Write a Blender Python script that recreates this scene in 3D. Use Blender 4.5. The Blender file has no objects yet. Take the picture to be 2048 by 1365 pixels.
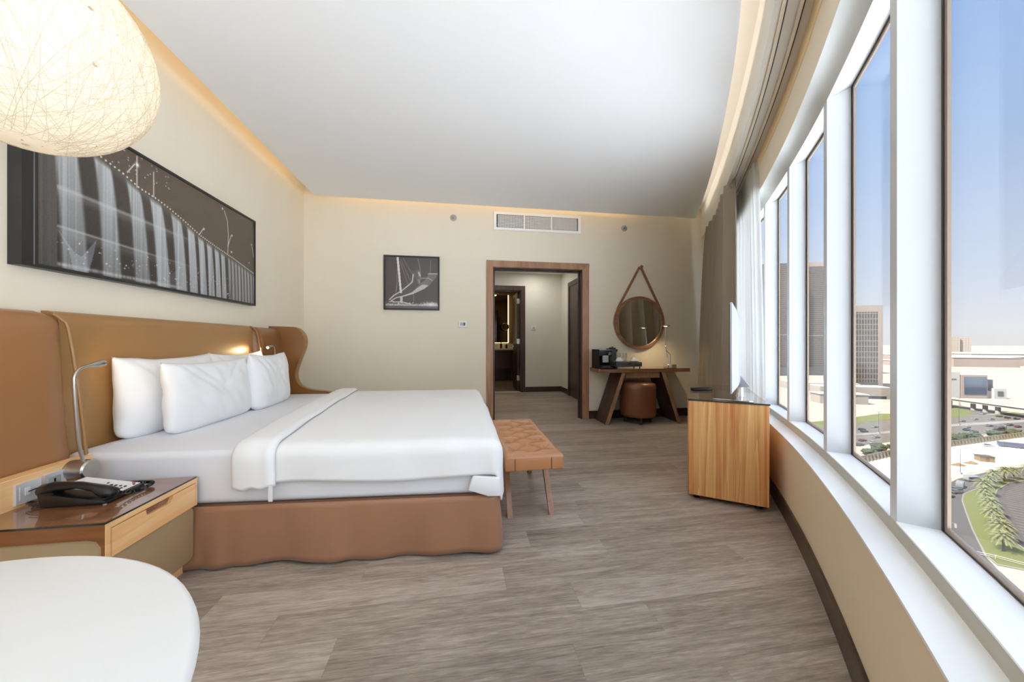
import bpy, bmesh, math, random
import numpy as np
from mathutils import Vector, Matrix, noise
random.seed(7); np.random.seed(7)
sc = bpy.context.scene
COL = sc.collection
PI = math.pi
R_ = math.radians

# ------------------------------------------------------------------ helpers
def S(r, g, b):
    def c(v):
        v /= 255.0
        return v / 12.92 if v <= .04045 else ((v + .055) / 1.055) ** 2.4
    return (c(r), c(g), c(b), 1.0)

class NT:
    def __init__(s, m):
        m.use_nodes = True; s.t = m.node_tree; s.n = s.t.nodes; s.l = s.t.links
        s.n.clear(); s.out = s.n.new('ShaderNodeOutputMaterial')
    def new(s, t, **k):
        n = s.n.new(t)
        for a, v in k.items(): setattr(n, a, v)
        return n
    def link(s, a, b): s.l.new(a, b)
    def math(s, op, a, b=None, c=None):
        n = s.n.new('ShaderNodeMath'); n.operation = op
        for i, v in enumerate((a, b, c)):
            if v is None: continue
            if isinstance(v, (int, float)): n.inputs[i].default_value = v
            else: s.link(v, n.inputs[i])
        return n.outputs[0]
    def ramp(s, fac, stops):
        n = s.n.new('ShaderNodeValToRGB'); e = n.color_ramp.elements
        while len(e) < len(stops): e.new(.5)
        for i, (p, c) in enumerate(stops): e[i].position = p; e[i].color = c
        s.link(fac, n.inputs[0]); return n.outputs[0]
    def mix(s, fac, a, b, mode='MIX'):
        n = s.n.new('ShaderNodeMix'); n.data_type = 'RGBA'; n.blend_type = mode
        for i, v in ((0, fac), (6, a), (7, b)):
            if isinstance(v, (int, float)): n.inputs[i].default_value = v
            elif isinstance(v, tuple): n.inputs[i].default_value = v
            else: s.link(v, n.inputs[i])
        return n.outputs[2]
    def coords(s, scale=(1, 1, 1), rot=(0, 0, 0), kind='Object'):
        tc = s.n.new('ShaderNodeTexCoord'); mp = s.n.new('ShaderNodeMapping')
        mp.inputs['Scale'].default_value = scale; mp.inputs['Rotation'].default_value = rot
        s.link(tc.outputs[kind], mp.inputs[0]); return mp.outputs[0]
    def noise(s, vec, scale=5, detail=3, rough=.5, dist=0):
        n = s.n.new('ShaderNodeTexNoise'); s.link(vec, n.inputs['Vector'])
        n.inputs['Scale'].default_value = scale; n.inputs['Detail'].default_value = detail
        n.inputs['Roughness'].default_value = rough; n.inputs['Distortion'].default_value = dist
        return n.outputs[0]
    def bsdf(s, col=None, rough=.5, metal=0, spec=.5, coat=0, coat_rough=.05, sheen=0, normal=None):
        b = s.n.new('ShaderNodeBsdfPrincipled')
        if isinstance(col, tuple): b.inputs['Base Color'].default_value = col
        elif col is not None: s.link(col, b.inputs['Base Color'])
        if isinstance(rough, (int, float)): b.inputs['Roughness'].default_value = rough
        else: s.link(rough, b.inputs['Roughness'])
        b.inputs['Metallic'].default_value = metal; b.inputs['Specular IOR Level'].default_value = spec
        b.inputs['Coat Weight'].default_value = coat; b.inputs['Coat Roughness'].default_value = coat_rough
        b.inputs['Sheen Weight'].default_value = sheen
        if normal is not None: s.link(normal, b.inputs['Normal'])
        return b
    def bump(s, h, strength=.2, dist=.01):
        n = s.n.new('ShaderNodeBump'); n.inputs['Strength'].default_value = strength
        n.inputs['Distance'].default_value = dist; s.link(h, n.inputs['Height']); return n.outputs[0]
    def done(s, sh): s.link(sh, s.out.inputs['Surface'])

def mat(name, col, rough=.5, metal=0, spec=.5, coat=0, sheen=0, var=.06, vscale=6, bump=0, bscale=60, stretch=(1, 1, 1)):
    """plain surface with a little procedural variation and optional bump"""
    m = bpy.data.materials.new(name); t = NT(m)
    v = t.coords(stretch)
    c2 = tuple(max(0, min(1, x * (1 - var))) for x in col[:3]) + (1,)
    c = t.mix(t.noise(v, vscale, 3), col, c2)
    nm = t.bump(t.noise(v, bscale, 4), bump, .004) if bump else None
    t.done(t.bsdf(c, rough, metal, spec, coat, .08, sheen, nm).outputs[0]); return m

def wood(name, c1, c2, axis='X', rough=.4, coat=0, scale=1.0, spec=.4, zs=1.0):
    m = bpy.data.materials.new(name); t = NT(m)
    k = {'X': (1.2, 14, 14), 'Y': (14, 1.2, 14), 'Z': (14, 14, 1.2)}[axis]
    k = tuple(x * (zs if x < 5 else 1) for x in k)
    v = t.coords(tuple(x * scale for x in k))
    v2 = t.coords(tuple(x * scale * .28 for x in k))
    n1 = t.noise(v, 1.0, 5, .6, .4); n2 = t.noise(v, 7.0, 3, .6)
    n3 = t.noise(v2, 1.0, 2, .5, 1.2)
    f = t.math('ADD', t.math('MULTIPLY', n1, .55), t.math('MULTIPLY', n2, .2))
    f = t.math('ADD', f, t.math('MULTIPLY', t.math('FRACT', t.math('MULTIPLY', n3, 7.0)), .13))
    c = t.ramp(f, [(.3, c2), (.68, c1)])
    t.done(t.bsdf(c, rough, 0, spec, coat, .06, 0, t.bump(n2, .06, .002)).outputs[0]); return m

def emit(name, col, strength):
    m = bpy.data.materials.new(name); t = NT(m)
    e = t.new('ShaderNodeEmission'); e.inputs[0].default_value = col; e.inputs[1].default_value = strength
    t.done(e.outputs[0]); return m

class B:
    """bmesh collector"""
    def __init__(s): s.b = bmesh.new()
    def box(s, x0, x1, y0, y1, z0, z1, M=None):
        vs = [s.b.verts.new(M @ Vector(p) if M else p) for p in
              ((x0, y0, z0), (x1, y0, z0), (x1, y1, z0), (x0, y1, z0), (x0, y0, z1), (x1, y0, z1), (x1, y1, z1), (x0, y1, z1))]
        for f in ((0, 3, 2, 1), (4, 5, 6, 7), (0, 1, 5, 4), (1, 2, 6, 5), (2, 3, 7, 6), (3, 0, 4, 7)):
            s.b.faces.new([vs[i] for i in f])
        return s
    def hexa(s, bot, top):
        a = [s.b.verts.new(p) for p in bot]; c = [s.b.verts.new(p) for p in top]; n = len(a)
        s.b.faces.new(a[::-1]); s.b.faces.new(c)
        for i in range(n): s.b.faces.new((a[i], a[(i + 1) % n], c[(i + 1) % n], c[i]))
        return s
    def prism(s, pts, a0, a1, axis='z'):
        f = {'z': lambda p, a: (p[0], p[1], a), 'y': lambda p, a: (p[0], a, p[1]), 'x': lambda p, a: (a, p[0], p[1])}[axis]
        return s.hexa([f(p, a0) for p in pts], [f(p, a1) for p in pts])
    def grid(s, fn, nu, nv, cu=False, cv=False):
        V = [[s.b.verts.new(fn(i / (nu if cu else nu), j / nv)) for j in range(nv + (0 if cv else 1))] for i in range(nu + (0 if cu else 1))]
        a, c = len(V), len(V[0])
        for i in range(nu):
            for j in range(nv):
                q = (V[i][j], V[(i + 1) % a][j], V[(i + 1) % a][(j + 1) % c], V[i][(j + 1) % c])
                s.b.faces.new(q)
        return s
    def loft(s, rings, cap=True, closed=True):
        V = [[s.b.verts.new(p) for p in r] for r in rings]; n = len(V[0])
        for i in range(len(V) - 1):
            for j in range(n if closed else n - 1):
                s.b.faces.new((V[i][j], V[i][(j + 1) % n], V[i + 1][(j + 1) % n], V[i + 1][j]))
        if cap and closed: s.b.faces.new(V[0][::-1]); s.b.faces.new(V[-1])
        return s
    def tube(s, pts, r, n=8, closed=False, cap=True):
        pts = [Vector(p) for p in pts]; N = len(pts); rings = []; up = None
        for i in range(N):
            a = pts[(i - 1) % N] if (closed or i > 0) else pts[i]
            c = pts[(i + 1) % N] if (closed or i < N - 1) else pts[i]
            t = (c - a).normalized()
            if up is None:
                up = t.orthogonal().normalized()
            up = (up - t * up.dot(t)).normalized(); w = t.cross(up)
            rr = r[i] if isinstance(r, (list, tuple)) else r
            rings.append([pts[i] + up * (rr * math.cos(2 * PI * k / n)) + w * (rr * math.sin(2 * PI * k / n)) for k in range(n)])
        if closed: rings.append(rings[0]); cap = False
        if closed:
            V = [[s.b.verts.new(p) for p in q] for q in rings[:-1]]; m = len(V)
            for i in range(m):
                for k in range(n): s.b.faces.new((V[i][k], V[i][(k + 1) % n], V[(i + 1) % m][(k + 1) % n], V[(i + 1) % m][k]))
            return s
        return s.loft(rings, cap)
    def bar(s, p0, p1, w, h, up=(0, 0, 1)):
        p0, p1 = Vector(p0), Vector(p1); t = (p1 - p0).normalized(); u = Vector(up)
        x = t.cross(u).normalized(); u = x.cross(t)
        f = lambda p: [p + x * a * w / 2 + u * c * h / 2 for a, c in ((-1, -1), (1, -1), (1, 1), (-1, 1))]
        return s.loft([f(p0), f(p1)])
    def lathe(s, prof, c=(0, 0, 0), n=32, axis='z'):
        A = {'z': lambda r, h, a: (c[0] + r * math.cos(a), c[1] + r * math.sin(a), c[2] + h),
             'y': lambda r, h, a: (c[0] + r * math.cos(a), c[1] + h, c[2] + r * math.sin(a)),
             'x': lambda r, h, a: (c[0] + h, c[1] + r * math.cos(a), c[2] + r * math.sin(a))}[axis]
        return s.loft([[A(max(r, 1e-4), h, 2 * PI * k / n) for k in range(n)] for r, h in prof], cap=False)
    def sphere(s, c, r, n=16, sz=1.0):
        return s.lathe([(r * math.sin(PI * i / n), -r * sz * math.cos(PI * i / n)) for i in range(n + 1)], c, n * 2)

WM = {}   # world matrices of the empties
def obj(name, b, m, parent=None, smooth=0, bevel=0, seg=2, solid=0, subs=0):
    bm = b.b if isinstance(b, B) else b
    bmesh.ops.remove_doubles(bm, verts=bm.verts, dist=1e-6)
    bmesh.ops.recalc_face_normals(bm, faces=bm.faces)
    if bevel:
        es = [e for e in bm.edges if len(e.link_faces) == 2 and e.calc_face_angle(0) > .5]
        bmesh.ops.bevel(bm, geom=es, offset=bevel, segments=seg, profile=.5, affect='EDGES', clamp_overlap=True)
        smooth = smooth or 40
    P = WM.get(parent.name) if parent is not None else None
    if P is not None: bmesh.ops.transform(bm, matrix=P.inverted(), verts=bm.verts)
    if smooth:
        th = R_(smooth)
        for f in bm.faces: f.smooth = True
        for e in bm.edges:
            if len(e.link_faces) == 2 and e.calc_face_angle(0) > th: e.smooth = False
    me = bpy.data.meshes.new(name); bm.to_mesh(me); bm.free()
    if m is not None: me.materials.append(m)
    o = bpy.data.objects.new(name, me); COL.objects.link(o)
    if parent is not None:
        o.parent = parent; WM[o.name] = P if P is not None else Matrix.Identity(4)
    if subs: md = o.modifiers.new('subdivision', 'SUBSURF'); md.levels = subs; md.render_levels = subs
    if solid: md = o.modifiers.new('thickness', 'SOLIDIFY'); md.thickness = solid; md.offset = -1
    return o

def tag(o, label, cat, group=None):
    o['label'] = label; o['category'] = cat
    if group: o['group'] = group
    return o
def thing(name, label, cat, loc=(0, 0, 0), rz=0, group=None):
    o = bpy.data.objects.new(name, None); COL.objects.link(o); o.empty_display_size = .1
    o.location = loc; o.rotation_euler = (0, 0, rz)
    WM[o.name] = Matrix.Translation(loc) @ Matrix.Rotation(rz, 4, 'Z')
    return tag(o, label, cat, group)
def struct(o, label=None, cat=None):
    o['kind'] = 'structure'
    if label: o['label'] = label
    if cat: o['category'] = cat
    return o
def dup(root, loc, rz=0, scale=1, label=None, group=None):
    r = root.copy(); COL.objects.link(r); r.location = loc; r.rotation_euler = (0, 0, rz); r.scale = (scale,) * 3
    if label: r['label'] = label
    if group: r['group'] = group
    for ch in list(root.children):
        c = ch.copy(); COL.objects.link(c); c.parent = r
    return r
def rrect(x0, x1, y0, y1, r, n=5):
    pts = []
    for cx, cy, a0 in ((x1 - r, y1 - r, 0), (x0 + r, y1 - r, 90), (x0 + r, y0 + r, 180), (x1 - r, y0 + r, 270)):
        for i in range(n + 1):
            a = R_(a0 + 90 * i / n); pts.append((cx + r * math.cos(a), cy + r * math.sin(a)))
    return pts
def spline(pts, n=8):
    P = [Vector(p) for p in pts]; out = []
    for i in range(len(P) - 1):
        p0 = P[max(i - 1, 0)]; p1 = P[i]; p2 = P[i + 1]; p3 = P[min(i + 2, len(P) - 1)]
        for k in range(n):
            t = k / n
            out.append(.5 * ((2 * p1) + (p2 - p0) * t + (2 * p0 - 5 * p1 + 4 * p2 - p3) * t * t + (3 * p1 - p0 - 3 * p2 + p3) * t ** 3))
    return out + [P[-1]]

# ------------------------------------------------------------------ materials
M = {}
M['wall'] = mat('wallpaper_cream', S(236, 227, 207), .75, bump=.06, bscale=180, var=.04, stretch=(1, 1, .2))
M['wall_beige'] = mat('wall_paint_beige', S(236, 219, 190), .6, bump=.04, bscale=120, var=.04)
M['ceil'] = mat('ceiling_paint', S(243, 243, 241), .8, var=.015, vscale=2)
M['cream'] = mat('cove_paint_cream', S(246, 242, 234), .7, var=.02)
M['pelmet'] = mat('pelmet_paint_beige', S(248, 234, 208), .6, var=.03)
M['pelmet_glow'] = mat('pelmet_painted_glow', S(250, 222, 172), .6, var=.03)  # warm light on the upper window wall, put into the colour
M['putty'] = mat('soffit_paint_putty', S(228, 221, 208), .7, var=.03)
M['white'] = mat('window_lining_white', S(210, 213, 215), .35, var=.015, vscale=3)
M['sill'] = mat('sill_white', S(251, 252, 252), .3, var=.01)
M['lintel'] = mat('lintel_paint', S(206, 206, 199), .5, var=.02)
M['stone'] = mat('sill_riser_stone', S(180, 174, 158), .4, var=.03)
M['skirt'] = wood('skirting_dark_wood', S(88, 70, 56), S(58, 44, 35), 'X', .35)
M['gasket'] = mat('window_gasket', S(62, 62, 64), .4)
M['alu'] = mat('bronze_aluminium', S(176, 158, 140), .35, metal=.3, var=.05)
M['walnut'] = wood('walnut_frame', S(192, 150, 116), S(146, 106, 78), 'Z', .35, coat=.2)
M['walnut_h'] = wood('walnut_horizontal', S(176, 128, 96), S(122, 84, 60), 'X', .35, coat=.2)
M['walnut_dark'] = wood('walnut_dark', S(92, 66, 52), S(56, 38, 30), 'Z', .4, coat=.1)
M['oak'] = wood('nightstand_oak', S(255, 222, 166), S(240, 182, 122), 'Y', .35, coat=.25)
M['oak_dark'] = wood('nightstand_oak_dark', S(176, 116, 70), S(126, 78, 44), 'X', .3, coat=.3)
M['teak'] = wood('cabinet_teak', S(255, 216, 146), S(200, 122, 64), 'Z', .35, coat=.25, scale=1.7, zs=.35)
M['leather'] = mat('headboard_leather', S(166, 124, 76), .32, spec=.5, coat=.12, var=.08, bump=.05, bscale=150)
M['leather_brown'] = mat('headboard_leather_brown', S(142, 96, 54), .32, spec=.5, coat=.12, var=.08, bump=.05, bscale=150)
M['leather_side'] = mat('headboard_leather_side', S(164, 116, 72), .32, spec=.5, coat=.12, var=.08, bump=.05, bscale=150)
M['leather_beige'] = mat('nightstand_leather', S(172, 148, 112), .42, var=.06, bump=.05, bscale=150)
M['bench_leather'] = mat('bench_leather', S(184, 128, 86), .34, spec=.55, coat=.15, var=.08, bump=.05, bscale=200)
M['ottoman_leather'] = mat('ottoman_leather', S(128, 80, 54), .34, spec=.5, coat=.15, var=.1, bump=.05, bscale=160)
M['satin'] = mat('bed_skirt_satin', S(166, 120, 90), .38, spec=.5, sheen=.2, var=.1, bump=.08, bscale=40)
M['linen'] = mat('white_cotton', S(240, 241, 243), .8, spec=.2, sheen=.1, var=.015, vscale=4, bump=.03, bscale=25)
M['sheet'] = mat('white_sheet', S(232, 234, 240), .8, spec=.2, var=.015, bump=.02, bscale=25)
M['steel'] = mat('brushed_steel', S(196, 190, 182), .32, metal=1, var=.1, bump=.03, bscale=300, stretch=(1, 1, 8))
M['chrome'] = mat('chrome', S(220, 220, 222), .12, metal=1, var=.02)
M['plate'] = mat('switch_plate_silver', S(216, 216, 218), .35, metal=.15, var=.03)
M['black'] = mat('black_plastic', S(22, 22, 24), .28, spec=.5, var=.1)
M['black_matte'] = mat('black_matte', S(28, 28, 30), .6, var=.1)
M['grey_plastic'] = mat('grey_plastic', S(82, 84, 86), .4, var=.06)
M['grey_light'] = mat('light_grey_plastic', S(170, 172, 174), .35, var=.05)
M['white_plastic'] = mat('white_plastic', S(236, 236, 234), .4, var=.02)
M['paper'] = mat('phone_faceplate', S(232, 233, 236), .5, var=.02)
M['red'] = mat('red_button', S(208, 40, 80), .4)
M['porcelain'] = mat('porcelain', S(240, 240, 238), .12, var=.01)
M['table_white'] = mat('table_lacquer', S(236, 236, 234), .35, var=.01, vscale=2)
M['art_frame'] = mat('picture_frame_black', S(40, 40, 42), .4, var=.1)
M['frame_silver'] = mat('picture_frame_inner', S(120, 120, 122), .35, var=.05)
M['vent'] = mat('vent_white', S(250, 249, 244), .5, var=.02)
M['dark'] = mat('dark_cavity', S(26, 28, 26), .8)
M['drape'] = mat('drape_taupe', S(160, 148, 130), .85, sheen=.2, var=.12, vscale=20, stretch=(1, 1, .05))
M['hall_wall'] = mat('hall_wallpaper', S(226, 222, 210), .75, var=.04)
M['tile'] = mat('bathroom_tile', S(120, 110, 98), .35, var=.1)
M['bath_wall'] = mat('bathroom_wall', S(120, 104, 84), .4, var=.1)
M['counter'] = mat('vanity_stone', S(220, 208, 188), .3, var=.08, vscale=12)
M['rail'] = mat('curtain_rail', S(226, 214, 190), .45, var=.03)
M['rail_dark'] = mat('curtain_rail_slot', S(60, 52, 44), .6)

def mirror_mat(name, col):
    m = bpy.data.materials.new(name); t = NT(m)
    v = t.coords(); c = t.mix(t.noise(v, 2, 1), col, tuple(x * .985 for x in col[:3]) + (1,))
    t.done(t.bsdf(c, .015, 1.0).outputs[0]); return m
M['mirror'] = mirror_mat('mirror_silver', S(225, 226, 224))
M['bath_mirror'] = mirror_mat('bathroom_mirror', S(140, 128, 112))

def glass_mat(name, tint, refl=.09, rough=.0):
    """thin pane: mostly see-through with a fresnel reflection"""
    m = bpy.data.materials.new(name); t = NT(m)
    tr = t.new('ShaderNodeBsdfTransparent'); v = t.coords()
    t.link(t.mix(t.noise(v, 1.5, 1), tint, tuple(x * .985 for x in tint[:3]) + (1,)), tr.inputs[0])
    gl = t.new('ShaderNodeBsdfGlossy'); gl.inputs['Roughness'].default_value = rough; gl.inputs[0].default_value = (1, 1, 1, 1)
    lw = t.new('ShaderNodeLayerWeight'); lw.inputs[0].default_value = .35
    mx = t.new('ShaderNodeMixShader')
    t.link(t.math('ADD', t.math('MULTIPLY', t.math('POWER', lw.outputs['Facing'], 3.0), .5 if refl > .05 else .28), refl * .3), mx.inputs[0])
    t.link(tr.outputs[0], mx.inputs[1]); t.link(gl.outputs[0], mx.inputs[2]); t.done(mx.outputs[0]); return m
M['pane'] = glass_mat('window_glass', (.97, .97, .965, 1), .03)
M['tumbler'] = glass_mat('tumbler_glass', (.93, .95, .95, 1), .3)

def coated_top(name, c1, c2, axis):
    """wood under a sheet of dark glass"""
    m = bpy.data.materials.new(name); t = NT(m)
    k = {'X': (1.2, 14, 14), 'Y': (14, 1.2, 14)}[axis]
    n = t.noise(t.coords(k), 1.3, 5, .6, .5)
    t.done(t.bsdf(t.ramp(n, [(.3, c2), (.7, c1)]), .25, 0, .6, 1.0, .01).outputs[0]); return m
M['night_top'] = coated_top('nightstand_glass_top', S(150, 104, 70), S(104, 66, 40), 'X')
M['cab_top'] = coated_top('cabinet_glass_top', S(150, 112, 80), S(110, 74, 48), 'Y')
M['desk_top'] = coated_top('desk_glass_top', S(120, 84, 60), S(84, 56, 40), 'X')
M['glass_edge'] = mat('glass_edge_dark', S(46, 52, 46), .1, spec=.8)

def sheer_mat():
    m = bpy.data.materials.new('sheer_voile'); t = NT(m)
    v = t.coords((40, 40, .6)); n = t.noise(v, 1.0, 2)
    d = t.new('ShaderNodeBsdfDiffuse'); tl = t.new('ShaderNodeBsdfTranslucent'); tr = t.new('ShaderNodeBsdfTransparent')
    c = t.mix(n, S(226, 227, 224), S(206, 207, 203)); t.link(c, d.inputs[0]); t.link(c, tl.inputs[0])
    a = t.new('ShaderNodeMixShader'); a.inputs[0].default_value = .42; t.link(d.outputs[0], a.inputs[1]); t.link(tl.outputs[0], a.inputs[2])
    b = t.new('ShaderNodeMixShader'); b.inputs[0].default_value = .12; t.link(a.outputs[0], b.inputs[1]); t.link(tr.outputs[0], b.inputs[2])
    t.done(b.outputs[0]); return m
M['sheer'] = sheer_mat()

def shade_mat():
    m = bpy.data.materials.new('pendant_fibre_shade'); t = NT(m)
    v = t.coords()
    sp = t.math('GREATER_THAN', t.noise(v, 34, 2, .6), .69)
    sp2 = t.math('MULTIPLY', sp, t.math('GREATER_THAN', t.noise(v, 5, 2), .52))
    base = t.mix(t.noise(v, 26, 3), S(253, 249, 240), S(246, 238, 222))
    col = t.mix(t.math('MULTIPLY', sp2, .8), base, S(170, 130, 76))
    d = t.new('ShaderNodeBsdfDiffuse'); tl = t.new('ShaderNodeBsdfTranslucent'); t.link(col, d.inputs[0]); t.link(col, tl.inputs[0])
    mx = t.new('ShaderNodeMixShader'); mx.inputs[0].default_value = .55
    t.link(d.outputs[0], mx.inputs[1]); t.link(tl.outputs[0], mx.inputs[2]); t.done(mx.outputs[0]); return m
M['shade'] = shade_mat()

def floor_mat():
    m = bpy.data.materials.new('floor_grey_oak_planks'); t = NT(m)
    tc = t.new('ShaderNodeTexCoord'); sx = t.new('ShaderNodeSeparateXYZ'); t.link(tc.outputs['Object'], sx.inputs[0])
    X, Y = sx.outputs[0], sx.outputs[1]
    W, L = .152, 1.22
    yr = t.math('DIVIDE', t.math('ADD', Y, .02), W); row = t.math('FLOOR', yr)
    def wn(a, b):
        n = t.new('ShaderNodeTexWhiteNoise', noise_dimensions='2D'); cb = t.new('ShaderNodeCombineXYZ')
        for i, q in enumerate((a, b)):
            if isinstance(q, (int, float)): cb.inputs[i].default_value = q
            else: t.link(q, cb.inputs[i])
        t.link(cb.outputs[0], n.inputs['Vector']); return n.outputs['Value']
    xo = t.math('DIVIDE', t.math('ADD', X, t.math('MULTIPLY', wn(row, 3.3), L)), L); idx = t.math('FLOOR', xo)
    r1 = wn(row, idx); r2 = wn(t.math('ADD', row, 57.0), idx)
    # grain coordinates, shifted per plank
    cb = t.new('ShaderNodeCombineXYZ')
    t.link(t.math('ADD', t.math('MULTIPLY', X, 2.2), t.math('MULTIPLY', r1, 37.0)), cb.inputs[0])
    t.link(t.math('ADD', t.math('MULTIPLY', Y, 26.0), t.math('MULTIPLY', r2, 53.0)), cb.inputs[1])
    g1 = t.noise(cb.outputs[0], 1.0, 5, .62, .6)
    g2 = t.noise(cb.outputs[0], 5.5, 4, .7, .3)
    cath = t.math('FRACT', t.math('MULTIPLY', t.noise(cb.outputs[0], .55, 1, .4, .5), 9.0))
    cath = t.math('ABSOLUTE', t.math('SUBTRACT', cath, .5))
    f = t.math('ADD', t.math('MULTIPLY', g1, .5), t.math('MULTIPLY', g2, .54))
    f = t.math('ADD', f, t.math('MULTIPLY', cath, .12))
    f = t.math('ADD', f, t.math('MULTIPLY', t.math('SUBTRACT', r1, .5), .15))
    c = t.ramp(f, [(.36, S(122, 109, 97)), (.54, S(160, 146, 133)), (.70, S(190, 178, 165)), (.85, S(212, 202, 190))])
    fy = t.math('FRACT', yr); fx = t.math('FRACT', xo)
    edge = t.math('LESS_THAN', t.math('MINIMUM', t.math('MULTIPLY', t.math('MINIMUM', fy, t.math('SUBTRACT', 1.0, fy)), W),
                                        t.math('MULTIPLY', t.math('MINIMUM', fx, t.math('SUBTRACT', 1.0, fx)), L)), .0011)
    c = t.mix(t.math('MULTIPLY', edge, .22), c, S(70, 58, 50))
    rg = t.math('ADD', .36, t.math('MULTIPLY', g2, .14))
    nb = t.new('ShaderNodeBump'); nb.inputs['Strength'].default_value = .12; nb.inputs['Distance'].default_value = .003
    t.link(g2, nb.inputs['Height'])
    t.done(t.bsdf(c, rg, 0, .45, 0, .1, 0, nb.outputs[0]).outputs[0]); return m
M['floor'] = floor_mat()

def canvas_mat(name):
    m = bpy.data.materials.new(name); t = NT(m)
    a = t.new('ShaderNodeVertexColor'); a.layer_name = 'print'
    t.done(t.bsdf(a.outputs[0], .35, 0, .4, .15, .1).outputs[0]); return m
M['print'] = canvas_mat('photo_print')

# ------------------------------------------------------------------ curved window wall
CX1, CY1, R1, S1, R2 = -8.7811, 9.7861, 13.4026, -8.3, 27.0
def wf(s):
    if s <= S1:
        a = s / R1; n = (math.cos(a), math.sin(a)); return CX1 + R1 * n[0], CY1 + R1 * n[1], n
    a1 = S1 / R1; n1 = (math.cos(a1), math.sin(a1))
    c = (CX1 + (R1 - R2) * n1[0], CY1 + (R1 - R2) * n1[1]); a = a1 + (s - S1) / R2; n = (math.cos(a), math.sin(a))
    return c[0] + R2 * n[0], c[1] + R2 * n[1], n
def wp(s, o, z=None):
    x, y, n = wf(s); p = (x + o * n[0], y + o * n[1])
    return p if z is None else (p[0], p[1], z)
def sweep(b, prof, s0, s1, n=None):
    n = n or max(1, int(abs(s1 - s0) / .12))
    return b.loft([[wp(s0 + (s1 - s0) * i / n, o, z) for o, z in prof] for i in range(n + 1)])
SA, SB = -13.95, -5.06      # wall runs from the left wall (behind the camera) to the back wall
YB = 4.685                  # back wall face
XL = -1.96                  # left wall face
HC = 3.12                   # height of the main ceiling above the floating panel

outline = lambda o, s0=SA, s1=SB, n=70: [wp(s0 + (s1 - s0) * i / n, o) for i in range(n + 1)]
# floor and ceilings follow the curve
fl = [(-2.1, -2.3)] + outline(.186, -14.3, -4.7) + [(4.2, 5.3), (-2.1, 5.3)]
struct(obj('floor', B().prism(fl, -.12, 0), M['floor']), 'grey-brown oak plank floor', 'floor')
up = [(-2.06, -1.95)] + outline(.186, -14.1, -4.95) + [(4.06, 4.8), (-2.06, 4.8)]
struct(obj('ceiling_upper', B().prism(up, HC, HC + .15), M['cream']), 'warm lit upper ceiling in the cove gap', 'ceiling')
sC = -5.47
cp = [(-1.767, 4.5)] + outline(-.28, -13.55, sC)[::-1] + [(-1.767, -1.5)]
cp = [p for p in cp if p[1] <= 4.5]
cp.insert(1, (cp[1][0] + (4.5 - cp[1][1]) * .6, 4.5))
struct(obj('ceiling', B().prism(cp, 2.90, 2.972), M['ceil'], bevel=.004, seg=1), 'white floating ceiling panel with curved window edge', 'ceiling')

struct(obj('wall_left', B().box(XL - .12, XL, -1.9, YB + .12, 0, HC), M['wall']), 'cream left wall behind the bed', 'wall')
DX0, DX1, DZ = .452, 1.733, 2.137     # doorway in the back wall
wb = B().box(XL - .12, DX0, YB, YB + .12, 0, HC).box(DX1, 4.1, YB, YB + .12, 0, HC).box(DX0, DX1, YB, YB + .12, DZ, HC)
struct(obj('wall_back', wb, M['wall']), 'cream back wall with the doorway', 'wall')
wr = struct(obj('wall_right', sweep(B(), [(0, 0), (.186, 0), (.186, .494), (0, .494)], SA, SB), M['wall_beige'], smooth=30),
            'curved beige wall under the windows', 'wall')
obj('wall_lintel', sweep(B(), [(-.002, 2.3715), (-.002, 2.3695), (.03, 2.3685), (.055, 2.358), (.074, 2.336), (.083, 2.318), (.172, 2.352), (.186, 2.352), (.186, HC), (.012, HC), (.012, 2.3715)], SA, SB), M['lintel'], wr, smooth=30)
obj('pelmet_face', sweep(B(), [(-.002, 2.3717), (.014, 2.3717), (.014, 2.585), (-.002, 2.585)], SA, SB), M['pelmet'], wr, smooth=30)
obj('pelmet_glow_band', sweep(B(), [(-.006, 2.585), (.014, 2.585), (.014, 2.68), (-.006, 2.68)], SA, SB), M['pelmet_glow'], wr, smooth=30)  # thin board carrying the painted glow along the wall top
obj('bulkhead', sweep(B(), [(-.165, 2.684), (.012, 2.684), (.012, HC), (-.165, HC)], SA, SB), M['cream'], wr, smooth=30)
obj('bulkhead_soffit', sweep(B(), [(-.165, 2.68), (.012, 2.68), (.012, 2.684), (-.165, 2.684)], SA, SB), M['putty'], wr, smooth=30)
obj('sill_ledge', sweep(B(), [(-.006, .492), (.186, .492), (.186, .5), (-.006, .5)], SA, SB), M['sill'], wr, smooth=30)
obj('sill_riser', sweep(B(), [(.083, .5), (.186, .5), (.186, .546), (.083, .546)], SA, SB), M['stone'], wr, smooth=30)
struct(obj('baseboard_right', sweep(B(), [(-.014, 0), (0, 0), (0, .1), (-.01, .104), (-.014, .1)], SA, SB), M['skirt'], smooth=30), 'dark skirting along the curved window wall', 'baseboard')

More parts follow.
